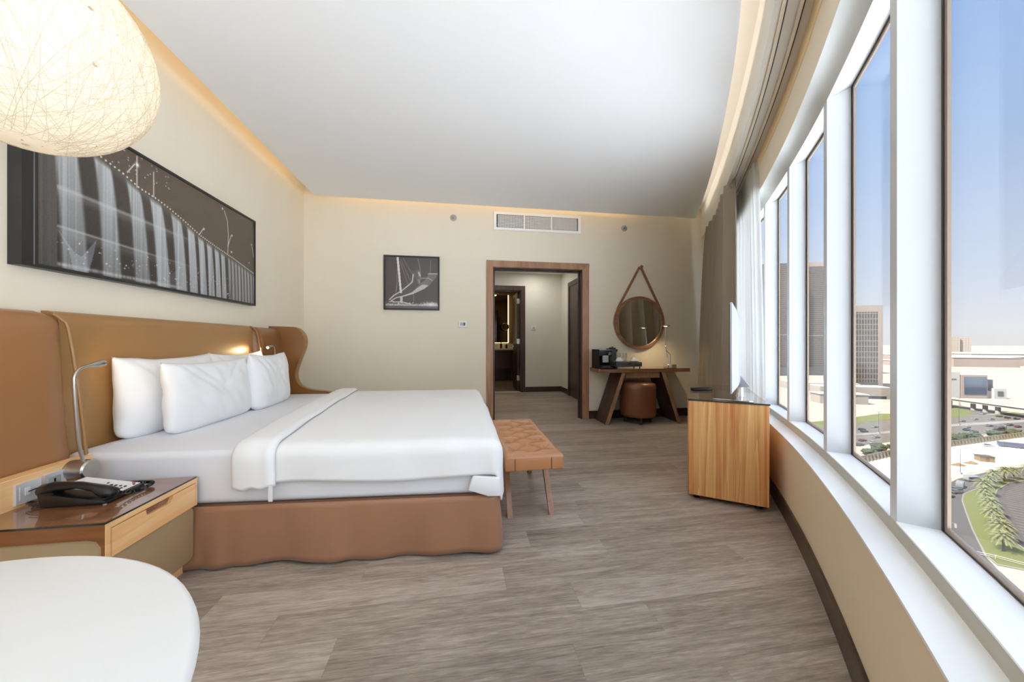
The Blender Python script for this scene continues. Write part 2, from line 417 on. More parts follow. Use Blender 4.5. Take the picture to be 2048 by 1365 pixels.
piers = [-13.55, -12.78, -12.0, -11.23, -10.455, -9.678, -8.9, -8.153, -7.437, -6.72, -6.0]
hw = .0265
for i, s in enumerate(piers):
    obj('pier', sweep(B(), [(.083, .546), (.186, .546), (.186, 2.40), (.083, 2.40)], s - hw, s + hw, 1), M['white'], wr)
obj('pier', sweep(B(), [(.083, .546), (.186, .546), (.186, 2.40), (.083, 2.40)], SA, -13.6, 2), M['white'], wr)
obj('pier', sweep(B(), [(.083, .546), (.186, .546), (.186, 2.40), (.083, 2.40)], -5.96, SB, 8), M['white'], wr)  # unseen end bay closed in to stop window light leaking past the drape
for i in range(len(piers) - 1):
    a, c = piers[i] + hw, piers[i + 1] - hw
    w = B(); z0, z1 = .546, 2.353
    def ringframe(b, a, c, z0, z1, t, o0, o1):
        prof = lambda zz0, zz1: [(o0, zz0), (o1, zz0), (o1, zz1), (o0, zz1)]
        sweep(b, prof(z0, z0 + t), a, c, 3); sweep(b, prof(z1 - t, z1), a, c, 3)
        sweep(b, prof(z0 + t, z1 - t), a, a + t, 1); sweep(b, prof(z0 + t, z1 - t), c - t, c, 1)
    ringframe(w, a, c, z0, z1, .007, .172, .182)
    wo = struct(obj('window_%d' % (i + 1), w, M['gasket']), 'tall narrow window in the curved wall', 'window')
    w2 = B(); ringframe(w2, a + .007, c - .007, z0 + .007, z1 - .007, .015, .176, .1835)
    obj('window_frame', w2, M['alu'], wo)
    obj('pane', sweep(B(), [(.1785, z0 + .021), (.182, z0 + .021), (.182, z1 - .021), (.1785, z1 - .021)], a + .021, c - .021, 1), M['pane'], wo)
    obj('window_sill', sweep(B(), [(.081, .546), (.174, .546), (.174, .551), (.081, .551)], a, c, 3), M['sill'], wo)

# skirting on the other walls
def base_y(name, x0, x1):
    return struct(obj(name, B().box(x0, x1, YB - .014, YB, 0, .112), M['skirt']), None)
struct(obj('baseboard_back', B().box(XL, .362, YB - .014, YB, 0, .112).box(1.831, 3.8, YB - .014, YB, 0, .112), M['skirt']), 'dark skirting along the back wall', 'baseboard')
struct(obj('baseboard_left', B().box(XL, XL + .014, -1.6, YB - .014, 0, .112), M['skirt']), 'dark skirting along the left wall', 'baseboard')

# doorway casing
d1 = struct(obj('door_1', B().prism([(.362, 0), (DX0, 0), (DX0, DZ), (DX1, DZ), (DX1, 0), (1.831, 0), (1.831, 2.227), (.362, 2.227)], YB - .022, YB, 'y'), M['walnut'], bevel=.003, seg=1), 'walnut doorway casing into the hallway', 'door')
obj('door_jamb', B().box(DX0 - .004, DX0 + .016, YB - .006, YB + .14, 0, DZ).box(DX1 - .016, DX1 + .004, YB - .006, YB + .14, 0, DZ).box(DX0, DX1, YB - .006, YB + .14, DZ - .016, DZ + .004), M['walnut_dark'], d1)
obj('door_stop', B().box(DX0 + .016, DX0 + .03, YB + .06, YB + .1, 0, DZ - .016).box(DX1 - .03, DX1 - .016, YB + .06, YB + .1, 0, DZ - .016).box(DX0 + .016, DX1 - .016, YB + .06, YB + .1, DZ - .03, DZ - .016), M['walnut_dark'], d1)

# ------------------------------------------------------------------ hallway and bathroom beyond
HX, HY = 2.25, 7.4
struct(obj('floor_hall', B().box(-.3, HX + .1, YB + .12, HY + .1, -.1, -.0005), M['floor']), 'dark plank floor of the hallway', 'floor')
struct(obj('ceiling_hall', B().box(-.3, HX + .15, YB + .12, HY + .12, 2.62, 2.75), M['ceil']), 'white hallway ceiling', 'ceiling')
BX0, BX1, BZ = .72, 1.335, 2.24
struct(obj('wall_hall_far', B().box(-.3, BX0, HY, HY + .12, 0, 2.62).box(BX1, HX + .12, HY, HY + .12, 0, 2.62).box(BX0, BX1, HY, HY + .12, BZ, 2.62), M['hall_wall']), 'grey-beige far wall of the hallway', 'wall')
struct(obj('wall_hall_right', B().box(HX, HX + .12, YB + .12, HY, 0, 2.62), M['hall_wall']), 'grey-beige right wall of the hallway', 'wall')
struct(obj('wall_hall_left', B().box(-.42, -.3, YB + .12, HY + .12, 0, 2.75), M['hall_wall']), 'hallway left wall', 'wall')
struct(obj('baseboard_hall', B().box(1.43, HX, HY - .014, HY, 0, .112).box(HX - .014, HX, 6.84, HY, 0, .112).box(HX - .014, HX, YB + .12, 5.75, 0, .112), M['skirt']), 'dark skirting of the hallway', 'baseboard')
d2 = struct(obj('door_2', B().prism([(.63, 0), (BX0, 0), (BX0, BZ), (BX1, BZ), (BX1, 0), (1.425, 0), (1.425, 2.34), (.63, 2.34)], HY - .02, HY, 'y'), M['walnut_dark'], bevel=.003, seg=1), 'dark casing of the bathroom door', 'door')
obj('door_jamb', B().box(BX0, BX0 + .015, HY, HY + .13, 0, BZ).box(BX1 - .015, BX1, HY, HY + .13, 0, BZ).box(BX0, BX1, HY, HY + .13, BZ - .015, BZ), M['walnut_dark'], d2)
dl = obj('door_leaf', B().box(BX1 - .06, BX1 - .018, HY + .135, HY + .78, .01, BZ - .02), M['walnut_dark'], d2)
for hz in (.3, 1.12, 2.02):
    obj('hinge', B().box(BX1 - .075, BX1 - .012, HY + .118, HY + .137, hz - .055, hz + .055), M['steel'], dl)
obj('door_handle', B().tube([(BX1 - .06, HY + .7, 1.0), (BX1 - .11, HY + .7, 1.0), (BX1 - .11, HY + .58, 1.0)], .01), M['steel'], dl)
obj('threshold', B().box(BX0, BX1, HY - .005, HY + .125, 0, .006), M['counter'], d2)
d3 = struct(obj('door_3', B().prism([(6.84, 0), (6.84, 2.33), (5.78, 2.33), (5.78, 0), (5.87, 0), (5.87, 2.24), (6.75, 2.24), (6.75, 0)], HX - .03, HX, 'x'), M['walnut_dark']), 'dark door on the hallway right wall', 'door')
obj('door_leaf', B().box(HX - .018, HX, 5.87, 6.75, .005, 2.24), M['walnut_dark'], d3)
obj('door_handle', B().tube([(HX - .018, 5.95, 1.0), (HX - .06, 5.95, 1.0), (HX - .06, 6.07, 1.0)], .01), M['steel'], d3)
# bathroom
struct(obj('floor_bathroom', B().box(-.4, 1.75, HY + .12, 10.2, -.1, -.002), M['tile']), 'grey tiled bathroom floor', 'floor')
struct(obj('wall_bathroom_back', B().box(-.4, 1.75, 10.05, 10.2, 0, 2.7), M['bath_wall']), 'brown bathroom wall behind the mirror', 'wall')
struct(obj('wall_bathroom_right', B().box(1.75, 1.85, HY + .12, 10.2, 0, 2.7), M['bath_wall']), 'brown bathroom side wall', 'wall')
struct(obj('wall_bathroom_left', B().box(-.5, -.4, HY + .12, 10.2, 0, 2.7), M['bath_wall']), 'brown bathroom left wall', 'wall')
struct(obj('ceiling_bathroom', B().box(-.5, 1.85, HY + .12, 10.2, 2.62, 2.75), M['ceil']), 'white bathroom ceiling', 'ceiling')
v = thing('bathroom_vanity', 'dark floating vanity unit with pale stone counter seen through the bathroom door', 'vanity', (1.0, 9.8, 0))
obj('cabinet', B().box(.2, 1.7, 9.58, 10.049, .36, .875), M['walnut_dark'], v)
obj('counter', B().box(.18, 1.74, 9.55, 10.049, .875, .925), M['counter'], v, bevel=.004, seg=1)
obj('backsplash', B().box(.18, 1.74, 10.03, 10.049, .925, 1.06), M['counter'], v)
obj('support', B().box(.4, 1.5, 9.95, 10.049, .0, .36), M['walnut_dark'], v)
mi = thing('bathroom_mirror', 'tall bathroom mirror with glowing edge strips above the vanity', 'mirror', (1.1, 10.03, 1.07))
obj('mirror_glass', B().box(.9, 1.42, 10.025, 10.05, 1.09, 2.5), M['bath_mirror'], mi)
M['led'] = emit('warm_led', S(255, 226, 170), 2.2)
for x in (.9, 1.42): obj('light_strip', B().box(x - .012, x + .012, 10.015, 10.04, 1.09, 2.5), M['led'], mi)
obj('light_strip', B().box(.9, 1.42, 10.015, 10.04, 1.075, 1.09), M['led'], mi)
sm = thing('shaving_mirror', 'small round magnifying mirror on an arm beside the bathroom mirror strip', 'mirror', (1.34, 9.86, 1.55))
obj('mirror_glass', B().lathe([(.0, -.012), (.095, -.01), (.095, .005), (.0, .006)], (1.30, 9.8, 1.55), 24, 'y'), M['bath_mirror'], sm, smooth=40)
obj('rim', B().tube([(1.30 + .1 * math.cos(a * PI / 12), 9.795, 1.55 + .1 * math.sin(a * PI / 12)) for a in range(24)], .008, 6, closed=True), M['chrome'], sm, smooth=60)
obj('arm', B().tube([(1.38, 10.03, 1.55), (1.41, 9.9, 1.55), (1.36, 9.83, 1.55)], .008), M['chrome'], sm, smooth=60)
def bottle(x, y, z, h, r, m, label):
    t = thing('toiletry_bottle', label, 'bottle', (x, y, z), group='toiletries on the bathroom counter')
    obj('body', B().lathe([(0, 0), (r, 0), (r, h * .7), (r * .4, h * .8), (r * .4, h * .86)], (x, y, z), 14), m, t, smooth=40)
    obj('cap', B().lathe([(r * .45, h * .86), (r * .45, h), (0, h)], (x, y, z), 12), M['chrome'], t, smooth=40)
bottle(1.17, 9.72, .925, .17, .03, M['black'], 'dark toiletry bottle on the left of the vanity counter')
bottle(1.25, 9.70, .925, .15, .035, M['porcelain'], 'white toiletry bottle standing between two dark bottles on the vanity')
bottle(1.33, 9.74, .925, .14, .03, M['black'], 'dark toiletry bottle on the right of the vanity counter')
for i, x in enumerate((.82, .93, 1.04)):
    tag(obj('drinking_glass', B().lathe([(.0, 0), (.03, 0), (.034, .1), (.031, .1), (.027, .006), (0, .006)], (x, 9.75, .925), 14), M['tumbler'], smooth=40),
        ('leftmost', 'middle', 'rightmost')[i] + ' of the three glasses on the bathroom counter', 'glass', 'glasses on the bathroom counter')

def plate(name, label, cat, c, w, h, d, axis, m, extra=None):
    """small wall plate; axis = wall normal"""
    t = thing(name, label, cat, c); x, y, z = c
    if axis == 'y':
        obj('plate', B().box(x - w / 2, x + w / 2, y - d, y, z - h / 2, z + h / 2), m, t, bevel=.003)
        if extra: obj(extra[0], B().box(x - w * extra[1], x + w * extra[2], y - d - .002, y - d, z - h * .25, z + h * .25), extra[3], t)
    return t
plate('light_switch', 'white switch plate on the hallway far wall right of the bathroom door', 'switch', (1.616, HY, 1.415), .1, .09, .012, 'y', M['white_plastic'], ('rocker', .25, .25, M['grey_light']))

# ------------------------------------------------------------------ things on the back wall
th = plate('thermostat', 'white thermostat on the back wall left of the doorway', 'thermostat', (.04, YB, 1.345), .118, .086, .02, 'y', M['white_plastic'])
obj('display', B().box(.005, .045, YB - .0225, YB - .019, 1.325, 1.368), M['grey_light'], th)
obj('buttons', B().box(.047, .073, YB - .0225, YB - .019, 1.325, 1.368), M['grey_plastic'], th)
for x, z, lab in ((-.085, 2.786, 'round sprinkler rosette on the back wall left of the air vent'), (2.375, 2.768, 'round sprinkler rosette on the back wall right of the air vent')):
    t = thing('sprinkler', lab, 'sprinkler', (x, YB, z), group='sprinklers on the back wall')
    obj('rosette', B().lathe([(0, -.012), (.03, -.012), (.044, -.006), (.044, 0), (0, 0)], (x, YB, z), 24, 'y'), M['grey_light'], t, smooth=30)
    obj('nozzle', B().lathe([(0, -.05), (.016, -.05), (.016, -.046), (.006, -.045), (.008, -.012), (0, -.012)], (x, YB, z), 16, 'y'), M['steel'], t, smooth=30)
    obj('fusible_bulb', B().tube([(x + .012, YB - .014, z + .012), (x + .012, YB - .045, z + .004)], .003, 6).tube([(x - .012, YB - .014, z - .012), (x - .012, YB - .045, z - .004)], .003, 6), M['black'], t)

vt = thing('air_vent', 'white three-section air grille high on the back wall above the doorway', 'vent', (1.085, YB, 2.775))
vx0, vx1, vz0, vz1 = .459, 1.708, 2.65, 2.9
f = B()
f.box(vx0, vx1, YB - .022, YB, vz0, vz0 + .035).box(vx0, vx1, YB - .022, YB, vz1 - .035, vz1)
f.box(vx0, vx0 + .04, YB - .022, YB, vz0 + .035, vz1 - .035).box(vx1 - .04, vx1, YB - .022, YB, vz0 + .035, vz1 - .035)
secs = [vx0 + .04 + i * (vx1 - vx0 - .08) / 3 for i in range(4)]
for q in secs[1:3]: f.box(q - .012, q + .012, YB - .02, YB, vz0 + .035, vz1 - .035)
obj('frame', f, M['vent'], vt)
obj('backing', B().box(vx0 + .03, vx1 - .03, YB - .004, YB, vz0 + .03, vz1 - .03), M['dark'], vt)
for i in range(3):
    g = B(); a, c = secs[i] + .012, secs[i + 1] - .012
    for k in range(1, 22):
        q = a + (c - a) * k / 22; g.box(q - .0026, q + .0026, YB - .016, YB - .006, vz0 + .035, vz1 - .035)
    for k in range(1, 9):
        q = vz0 + .035 + (vz1 - vz0 - .07) * k / 9; g.box(a, c, YB - .019, YB - .011, q - .003, q + .003)
    obj('grille', g, M['vent'], vt)

# ------------------------------------------------------------------ painted prints (colour per vertex)
def canvas(name, img, place, parent):
    H, W = img.shape[:2]
    b = bmesh.new(); V = [[b.verts.new(place(i / (W - 1), j / (H - 1))) for i in range(W)] for j in range(H)]
    for j in range(H - 1):
        for i in range(W - 1): b.faces.new((V[j][i], V[j][i + 1], V[j + 1][i + 1], V[j + 1][i]))
    o = obj(name, b, M['print'], parent)
    me = o.data; ca = me.color_attributes.new('print', 'FLOAT_COLOR', 'POINT')
    arr = np.ones((H * W, 4), np.float32); arr[:, :3] = img.reshape(-1, 3)
    co = np.zeros(len(me.vertices) * 3, np.float32); me.vertices.foreach_get('co', co)
    ca.data.foreach_set('color', arr.ravel()); return o
def lin(v): v = np.clip(v, 0, 255) / 255.0; return np.where(v <= .04045, v / 12.92, ((v + .055) / 1.055) ** 2.4)
def seg(X, Y, p, q, w):
    dx, dy = q[0] - p[0], q[1] - p[1]; L = dx * dx + dy * dy + 1e-12
    t = np.clip(((X - p[0]) * dx + (Y - p[1]) * dy) / L, 0, 1)
    d = np.hypot(X - p[0] - t * dx, Y - p[1] - t * dy); return np.clip(1.3 - d / w, 0, 1)
def pline(X, Y, pts, w):
    a = np.zeros_like(X)
    for p, q in zip(pts[:-1], pts[1:]): a = np.maximum(a, seg(X, Y, p, q, w))
    return a
def inpoly(X, Y, pts):
    c = np.zeros(X.shape, bool); n = len(pts)
    for i in range(n):
        (x0, y0), (x1, y1) = pts[i], pts[(i + 1) % n]
        k = ((y0 > Y) != (y1 > Y)) & (X < (x1 - x0) * (Y - y0) / (y1 - y0 + 1e-12) + x0); c ^= k
    return c.astype(float)
def over(img, a, col):
    for i in range(3): img[..., i] = img[..., i] * (1 - a) + col[i] * a
def big_print():
    y0, y1, z0, z1 = 1.87, 3.535, 1.46, 2.225; W, H = 470, 216
    Y, Z = np.meshgrid(np.linspace(y0, y1, W), np.linspace(z0, z1, H))
    img = np.zeros((H, W, 3)); img[:] = (98, 86, 75)
    img *= (1 - .10 * (Y - y0) / (y1 - y0))[..., None]
    ex = [1.8, 2.0, 2.108, 2.175, 2.262, 2.38, 2.484, 2.587, 2.726, 2.868, 3.056, 3.24, 3.377, 3.6]
    ez = [2.16, 2.125, 2.10, 2.083, 2.063, 2.02, 2.006, 1.982, 1.936, 1.884, 1.841, 1.805, 1.771, 1.715]
    edge = np.interp(Y, ex, ez); under = (Z < edge).astype(float)
    rng = np.random.RandomState(3)
    st = np.repeat(rng.rand(1, W), H, 0); st = (st + np.roll(st, 1, 1)) / 2
    over(img, under, (74, 70, 67))
    dark = np.clip((edge - Z) / .5, 0, 1); img *= (1 - .25 * under * dark)[..., None]
    over(img, under * np.clip(1 - (edge - Z) / .05, 0, 1) * .5, (120, 118, 116))
    # left column of dim water
    over(img, under * (Y < 1.95) * (.25 + .3 * st), (128, 126, 126))
    # deck bands
    for zz, w, a in ((1.85, .012, .6), (1.835, .03, .25), (1.66, .008, .6), (1.64, .03, .2)):
        over(img, under * np.clip(1.2 - np.abs(Z - zz - .02 * (2.0 - Y)) / w, 0, 1) * (Y > 1.95) * np.clip((2.95 - Y) / .6, 0, 1) * a, (178, 178, 178))
    # forked pier
    over(img, inpoly(Y, Z, [(1.95, 1.65), (2.03, 1.545), (2.06, 1.54), (2.13, 1.645), (2.115, 1.56), (2.09, 1.46), (2.02, 1.46), (2.0, 1.56)]) * .55, (150, 154, 160))
    over(img, inpoly(Y, Z, [(2.56, 1.66), (2.61, 1.56), (2.68, 1.62), (2.66, 1.46), (2.60, 1.46), (2.58, 1.56)]) * .4, (130, 132, 136))
    falls = [(1.965, 2.03, .052), (2.15, 2.215, .046), (2.325, 2.40, .044), (2.475, 2.55, .044), (2.635, 2.695, .043), (2.765, 2.805, .034), (2.862, 2.90, .030), (2.95, 2.985, .029), (3.03, 3.062, .025), (3.10, 3.13, .023)]
    falls += [(3.18 + .043 * i, 3.20 + .043 * i, .0145) for i in range(9)]
    for k, (ct, cb, hw_) in enumerate(falls):
        f = np.clip((edge - Z) / (edge - z0), 0, 1); c = ct + (cb - ct) * np.sqrt(f) ; 
        d = np.abs(Y - c) / (hw_ * (1.0 + .15 * f)); a = np.clip((1.12 - d) * 3.2, 0, 1) * under
        a *= (.62 + .38 * st) * (.95 - .35 * f * (k < 3)) * np.clip((edge - Z) / .03, 0, 1)
        br = 222 - 22 * f - (30 if k > 9 else 0)
        for i, m_ in enumerate((.965, .985, 1.0)): img[..., i] = img[..., i] * (1 - a) + br * m_ * a
    # promenade at the bottom, city lights
    over(img, np.clip(1.2 - np.abs(Z - 1.478) / .012, 0, 1) * (Y > 1.95) * (.35 + .45 * st) * (Y < 2.7), (200, 200, 202))
    for i in range(120):
        cy, cz = rng.uniform(1.95, 3.2), rng.uniform(1.49, 1.63); r = rng.uniform(.002, .0045)
        over(img, np.clip(1.4 - np.hypot(Y - cy, Z - cz) / r, 0, 1) * rng.uniform(.4, 1), (236, 236, 236))
    for i in range(26):
        cy, cz = rng.uniform(2.2, 2.6), rng.uniform(2.09, 2.22)
        over(img, np.clip(1.4 - np.hypot(Y - cy, Z - cz) / .004, 0, 1) * .8, (230, 228, 224))
    y = 1.95
    while y < 3.54:
        z = np.interp(y, ex, ez) + .012
        over(img, np.clip(1.4 - np.hypot(Y - y, Z - z) / .0055, 0, 1), (250, 246, 236)); y += .026 - .010 * (y - 1.95) / 1.6
    over(img, seg(Y, Z, (2.0, 2.13), (2.108, 2.105), .004) * .4, (230, 230, 230))
    for a in ([(3.127, 2.18), (3.165, 2.11), (3.176, 2.0), (3.17, 1.84)], [(3.17, 1.90), (3.21, 2.0)], [(2.855, 1.90), (2.89, 1.95)],
              [(2.473, 2.176), (2.473, 2.02)], [(2.36, 2.215), (2.36, 2.03)], [(3.505, 1.99), (3.53, 1.90)], [(2.30, 2.09), (2.345, 2.16)]):
        over(img, pline(Y, Z, a, .0042) * .9, (226, 224, 218))
    for cy, cz, r in ((3.105, 2.19, .014), (3.222, 2.006, .013), (2.90, 1.957, .014), (2.362, 2.165, .02), (3.497, 2.006, .012), (3.215, 1.865, .014), (3.46, 1.83, .009)):
        over(img, np.exp(-((Y - cy) ** 2 + (Z - cz) ** 2) / (2 * (r * .42) ** 2)), (255, 252, 244))
    for k in range(5):
        over(img, seg(Y, Z, (3.2, 1.465), (3.2 + .02 * (k - 2), 1.62), .003) * .4, (60, 58, 56))
    img += rng.randn(H, W, 1) * 3
    return lin(img), (y0, y1, z0, z1)
img, (y0, y1, z0, z1) = big_print()
p1 = thing('wall_picture', 'wide framed black and white photograph of water falling from a bridge, above the headboard', 'picture', (XL, 2.68, 1.84))
fb = B(); fy0, fy1, fz0, fz1, xf = 1.81, 3.552, 1.443, 2.243, -1.906
for a in ((fy0, fy1, fz0, fz0 + .017), (fy0, fy1, fz1 - .017, fz1), (fy0, fy0 + .06, fz0 + .017, fz1 - .017), (fy1 - .017, fy1, fz0 + .017, fz1 - .017)):
    fb.box(XL + .001, xf, a[0], a[1], a[2], a[3])
obj('frame', fb, M['art_frame'], p1)
obj('frame_lip', B().box(XL + .002, xf + .001, fy0 + .042, fy0 + .046, fz0 + .01, fz1 - .01), M['frame_silver'], p1)
obj('backing', B().box(XL + .001, xf - .008, fy0 + .05, fy1 - .01, fz0 + .01, fz1 - .01), M['art_frame'], p1)
canvas('print', img, lambda u, w: (xf - .0065, y0 + (y1 - y0) * u, z0 + (z1 - z0) * w), p1)

def small_print():
    N = 150; U, Vv = np.meshgrid(np.linspace(0, 1, N), np.linspace(0, 1, N))
    P = lambda x, y: ((x - 283) / 954, 1 - (y - 225) / 945)
    rng = np.random.RandomState(5); img = np.zeros((N, N, 3)); img[:] = (88, 82, 82)
    over(img, np.clip(1 - U * 1.6, 0, 1) * .6, (84, 70, 72))
    over(img, np.clip((U - .6) * 1.2, 0, 1) * .5, (98, 98, 94))
    up_ = [P(*q) for q in ((785, 540), (765, 680), (690, 750), (570, 850), (440, 930), (358, 1010))]
    lo = [P(*q) for q in ((1195, 585), (1150, 660), (1060, 755), (930, 830), (790, 890), (620, 940), (480, 975), (385, 1035))]
    over(img, inpoly(U, Vv, up_ + lo[::-1]) * .75, (92, 90, 90))
    over(img, inpoly(U, Vv, [P(*q) for q in ((1060, 520), (1235, 515), (1195, 590), (1060, 755), (930, 830), (830, 870), (840, 790), (920, 700), (1020, 620))]) * .75, (128, 126, 126))
    over(img, inpoly(U, Vv, [P(*q) for q in ((840, 800), (960, 720), (1060, 735), (990, 800), (830, 880), (620, 945), (600, 935), (760, 870))]) * .8, (206, 205, 203))
    over(img, pline(U, Vv, [P(*q) for q in ((870, 250), (905, 400), (918, 560), (900, 700))], .008) * .6, (170, 168, 166))
    over(img, inpoly(U, Vv, [P(*q) for q in ((780, 480), (900, 430), (918, 560), (900, 690), (790, 560))]) * .4, (122, 118, 118))
    over(img, pline(U, Vv, [P(885, 500), P(905, 560)], .02) * .8, (214, 212, 210)); over(img, pline(U, Vv, [P(880, 640), P(888, 690)], .024) * .4, (190, 188, 188))
    over(img, inpoly(U, Vv, [P(*q) for q in ((482, 225), (520, 225), (550, 560), (582, 890), (545, 890), (515, 560))]), (224, 222, 218))
    over(img, inpoly(U, Vv, [P(*q) for q in ((550, 955), (592, 955), (592, 1070), (552, 1070))]), (196, 194, 190))
    over(img, pline(U, Vv, up_, .013) * (.7 + .3 * rng.rand(N, N)), (226, 224, 220))
    over(img, pline(U, Vv, lo[4:] + [P(430, 1055), P(560, 1050), P(740, 1088)], .012), (206, 204, 200))
    over(img, pline(U, Vv, [P(1060, 520), P(1235, 514)], .008), (220, 218, 214)); over(img, pline(U, Vv, [P(920, 605), P(1060, 600), P(1130, 640)], .007), (180, 178, 176))
    for a in (((600, 240), (720, 460)), ((560, 270), (740, 680)), ((545, 300), (690, 730)), ((500, 420), (478, 860)), ((520, 620), (470, 880)), ((1105, 270), (1095, 500)), ((790, 910), (795, 1050)), ((720, 450), (770, 540))):
        over(img, seg(U, Vv, P(*a[0]), P(*a[1]), .005) * .6, (176, 172, 172))
    bot = np.clip(1.2 - np.abs(Vv - P(0, 1105)[1]) / .028, 0, 1) * (.3 + .7 * rng.rand(N, N)); over(img, bot, (228, 226, 222))
    over(img, np.exp(-((U - .87) ** 2 / .012 + (Vv - P(0, 1085)[1]) ** 2 / .0012)), (236, 234, 232)); over(img, (Vv < .03).astype(float) * .8, (110, 108, 106))
    for i in range(60):
        a, c = rng.rand(), rng.uniform(.06, .13); over(img, np.clip(1.4 - np.hypot(U - a, Vv - c) / .008, 0, 1) * .8, (238, 236, 232))
    return lin(img)
p2 = thing('wall_picture', 'small square framed black and white photograph of a bridge at night, on the back wall', 'picture', (-.628, YB, 1.885))
a, c, e, g = -.985, -.27, 1.527, 2.244; fb = B()
fb.box(a, c, YB - .03, YB, e, e + .022).box(a, c, YB - .03, YB, g - .022, g).box(a, a + .022, YB - .03, YB, e + .022, g - .022).box(c - .022, c, YB - .03, YB, e + .022, g - .022)
obj('frame', fb, M['art_frame'], p2); obj('backing', B().box(a + .01, c - .01, YB - .02, YB, e + .01, g - .01), M['art_frame'], p2)
canvas('print', small_print(), lambda u, w: (a + .02 + (c - a - .04) * u, YB - .0215, e + .02 + (g - e - .04) * w), p2)

# round mirror hung on a strap
mr = thing('round_mirror', 'round wall mirror in a walnut rim hanging by a leather strap above the desk', 'mirror', (2.6, YB, 1.385))
mc = (2.6, 1.385); yo = YB - .03
obj('mirror_glass', B().lathe([(0, -.006), (.352, -.006), (.352, .004), (0, .004)], (mc[0], yo, mc[1]), 64, 'y'), M['mirror'], mr, smooth=30)
obj('rim', B().lathe([(.345, -.022), (.385, -.022), (.388, .02), (.345, .02), (.345, -.022)], (mc[0], yo, mc[1]), 72, 'y'), M['walnut_h'], mr, smooth=30)
ap = (2.615, 2.2)
def tang(sg):
    dx, dz = ap[0] - mc[0], ap[1] - mc[1]; D = math.hypot(dx, dz); base = math.atan2(dz, dx); al = math.acos(.39 / D)
    t_ = base + sg * al; return (mc[0] + .392 * math.cos(t_), mc[1] + .392 * math.sin(t_))
for sg in (-1, 1):
    tp = tang(sg); b_ = B().bar((tp[0], yo + .004, tp[1]), (ap[0] + .012 * (-sg), yo + .004, ap[1]), .032, .012, (0, 1, 0))
    aa = math.atan2(tp[1] - mc[1], tp[0] - mc[0])
    b_.loft([[(mc[0] + r * math.cos(aa - sg * -k * .07), yo + h, mc[1] + r * math.sin(aa - sg * -k * .07)) for r, h in ((.387, -.014), (.395, -.014), (.395, .018), (.387, .018))] for k in range(10)])
    obj('strap', b_, M['walnut_h'], mr, smooth=40)
obj('peg', B().lathe([(0, -.045), (.022, -.045), (.026, -.035), (.02, -.02), (.02, .03), (0, .03)], (ap[0], yo, ap[1] - .004), 20, 'y'), M['walnut_h'], mr, smooth=40)

# ------------------------------------------------------------------ desk
dk = thing('writing_desk', 'walnut writing desk with splayed slab legs against the back wall', 'desk', (2.48, 4.45, 0))
tp = [(1.85, 4.675), (1.84, 4.36), (1.846, 4.325), (1.862, 4.30), (1.892, 4.288), (1.93, 4.285), (3.145, 4.285), (3.145, 4.675)]
obj('desktop', B().prism(tp, .692, .736), M['walnut_h'], dk, bevel=.003, seg=1)
obj('glass_top', B().prism([(x * .996 + .0098, y * .996 + .0175) for x, y in tp], .736, .742), M['desk_top'], dk)
def slab(x0, x1, w, y0, y1, z1):
    return B().hexa([(x0, y0, 0), (x0 + w, y0, 0), (x0 + w, y1, 0), (x0, y1, 0)], [(x1, y0, z1), (x1 + w, y0, z1), (x1 + w, y1, z1), (x1, y1, z1)])
for x0, x1 in ((1.912, 2.152), (2.96, 2.725)):
    lg = obj('leg', slab(x0, x1, .056, 4.305, 4.645, .692), M['walnut_dark'], dk, bevel=.002, seg=1)
    obj('leg_edge', slab(x0 + .002, x1 + .002, .052, 4.30, 4.306, .692), M['walnut'], lg)
obj('drawer', B().box(2.225, 2.72, 4.33, 4.64, .612, .692), M['walnut'], dk, bevel=.003, seg=1)

ot = thing('ottoman', 'round brown leather ottoman tucked under the writing desk', 'ottoman', (2.44, 4.42, 0))
oc = (2.44, 4.41, 0)
obj('upholstery', B().lathe([(0, .09), (.215, .09), (.232, .105), (.238, .14), (.238, .44), (.236, .50), (.228, .53), (.2, .548), (.12, .56), (0, .565)], oc, 48), M['ottoman_leather'], ot, smooth=50)
obj('seam', B().tube([(oc[0] + .239 * math.cos(a * PI / 24), oc[1] + .239 * math.sin(a * PI / 24), .475) for a in range(48)], .003, 6, closed=True), M['ottoman_leather'], ot, smooth=60)
for a in (45, 135, 225, 315):
    obj('leg', B().lathe([(0, 0), (.018, 0), (.024, .09), (0, .09)], (oc[0] + .17 * math.cos(R_(a + 28)), oc[1] + .17 * math.sin(R_(a + 28)), 0), 14), M['walnut_dark'], ot, smooth=40)

ZD = .742
cm = thing('coffee_machine', 'black capsule coffee machine at the left end of the desk', 'coffee machine', (1.945, 4.42, ZD))
obj('body', B().box(1.855, 2.035, 4.46, 4.60, ZD + .003, ZD + .25).box(1.855, 2.035, 4.36, 4.46, ZD + .17, ZD + .25), M['black'], cm, bevel=.008)
obj('side_panel', B().box(1.848, 1.857, 4.355, 4.605, ZD, ZD + .26), M['black_matte'], cm, bevel=.002, seg=1)
obj('top_cover', B().box(1.855, 2.03, 4.37, 4.60, ZD + .25, ZD + .258), M['grey_light'], cm)
obj('base', B().box(1.85, 2.04, 4.34, 4.6, ZD, ZD + .016), M['black'], cm, bevel=.003, seg=1)
obj('brew_head', B().box(1.905, 1.985, 4.352, 4.38, ZD + .085, ZD + .18), M['grey_light'], cm, bevel=.004, seg=1)
obj('spout', B().lathe([(0, -.03), (.008, -.03), (.012, 0), (0, 0)], (1.945, 4.385, ZD + .17), 12), M['chrome'], cm)
obj('dial', B().lathe([(.0, -.014), (.022, -.014), (.026, -.004), (.026, .01), (0, .01)], (2.0, 4.353, ZD + .205), 24, 'y'), M['chrome'], cm, smooth=40)
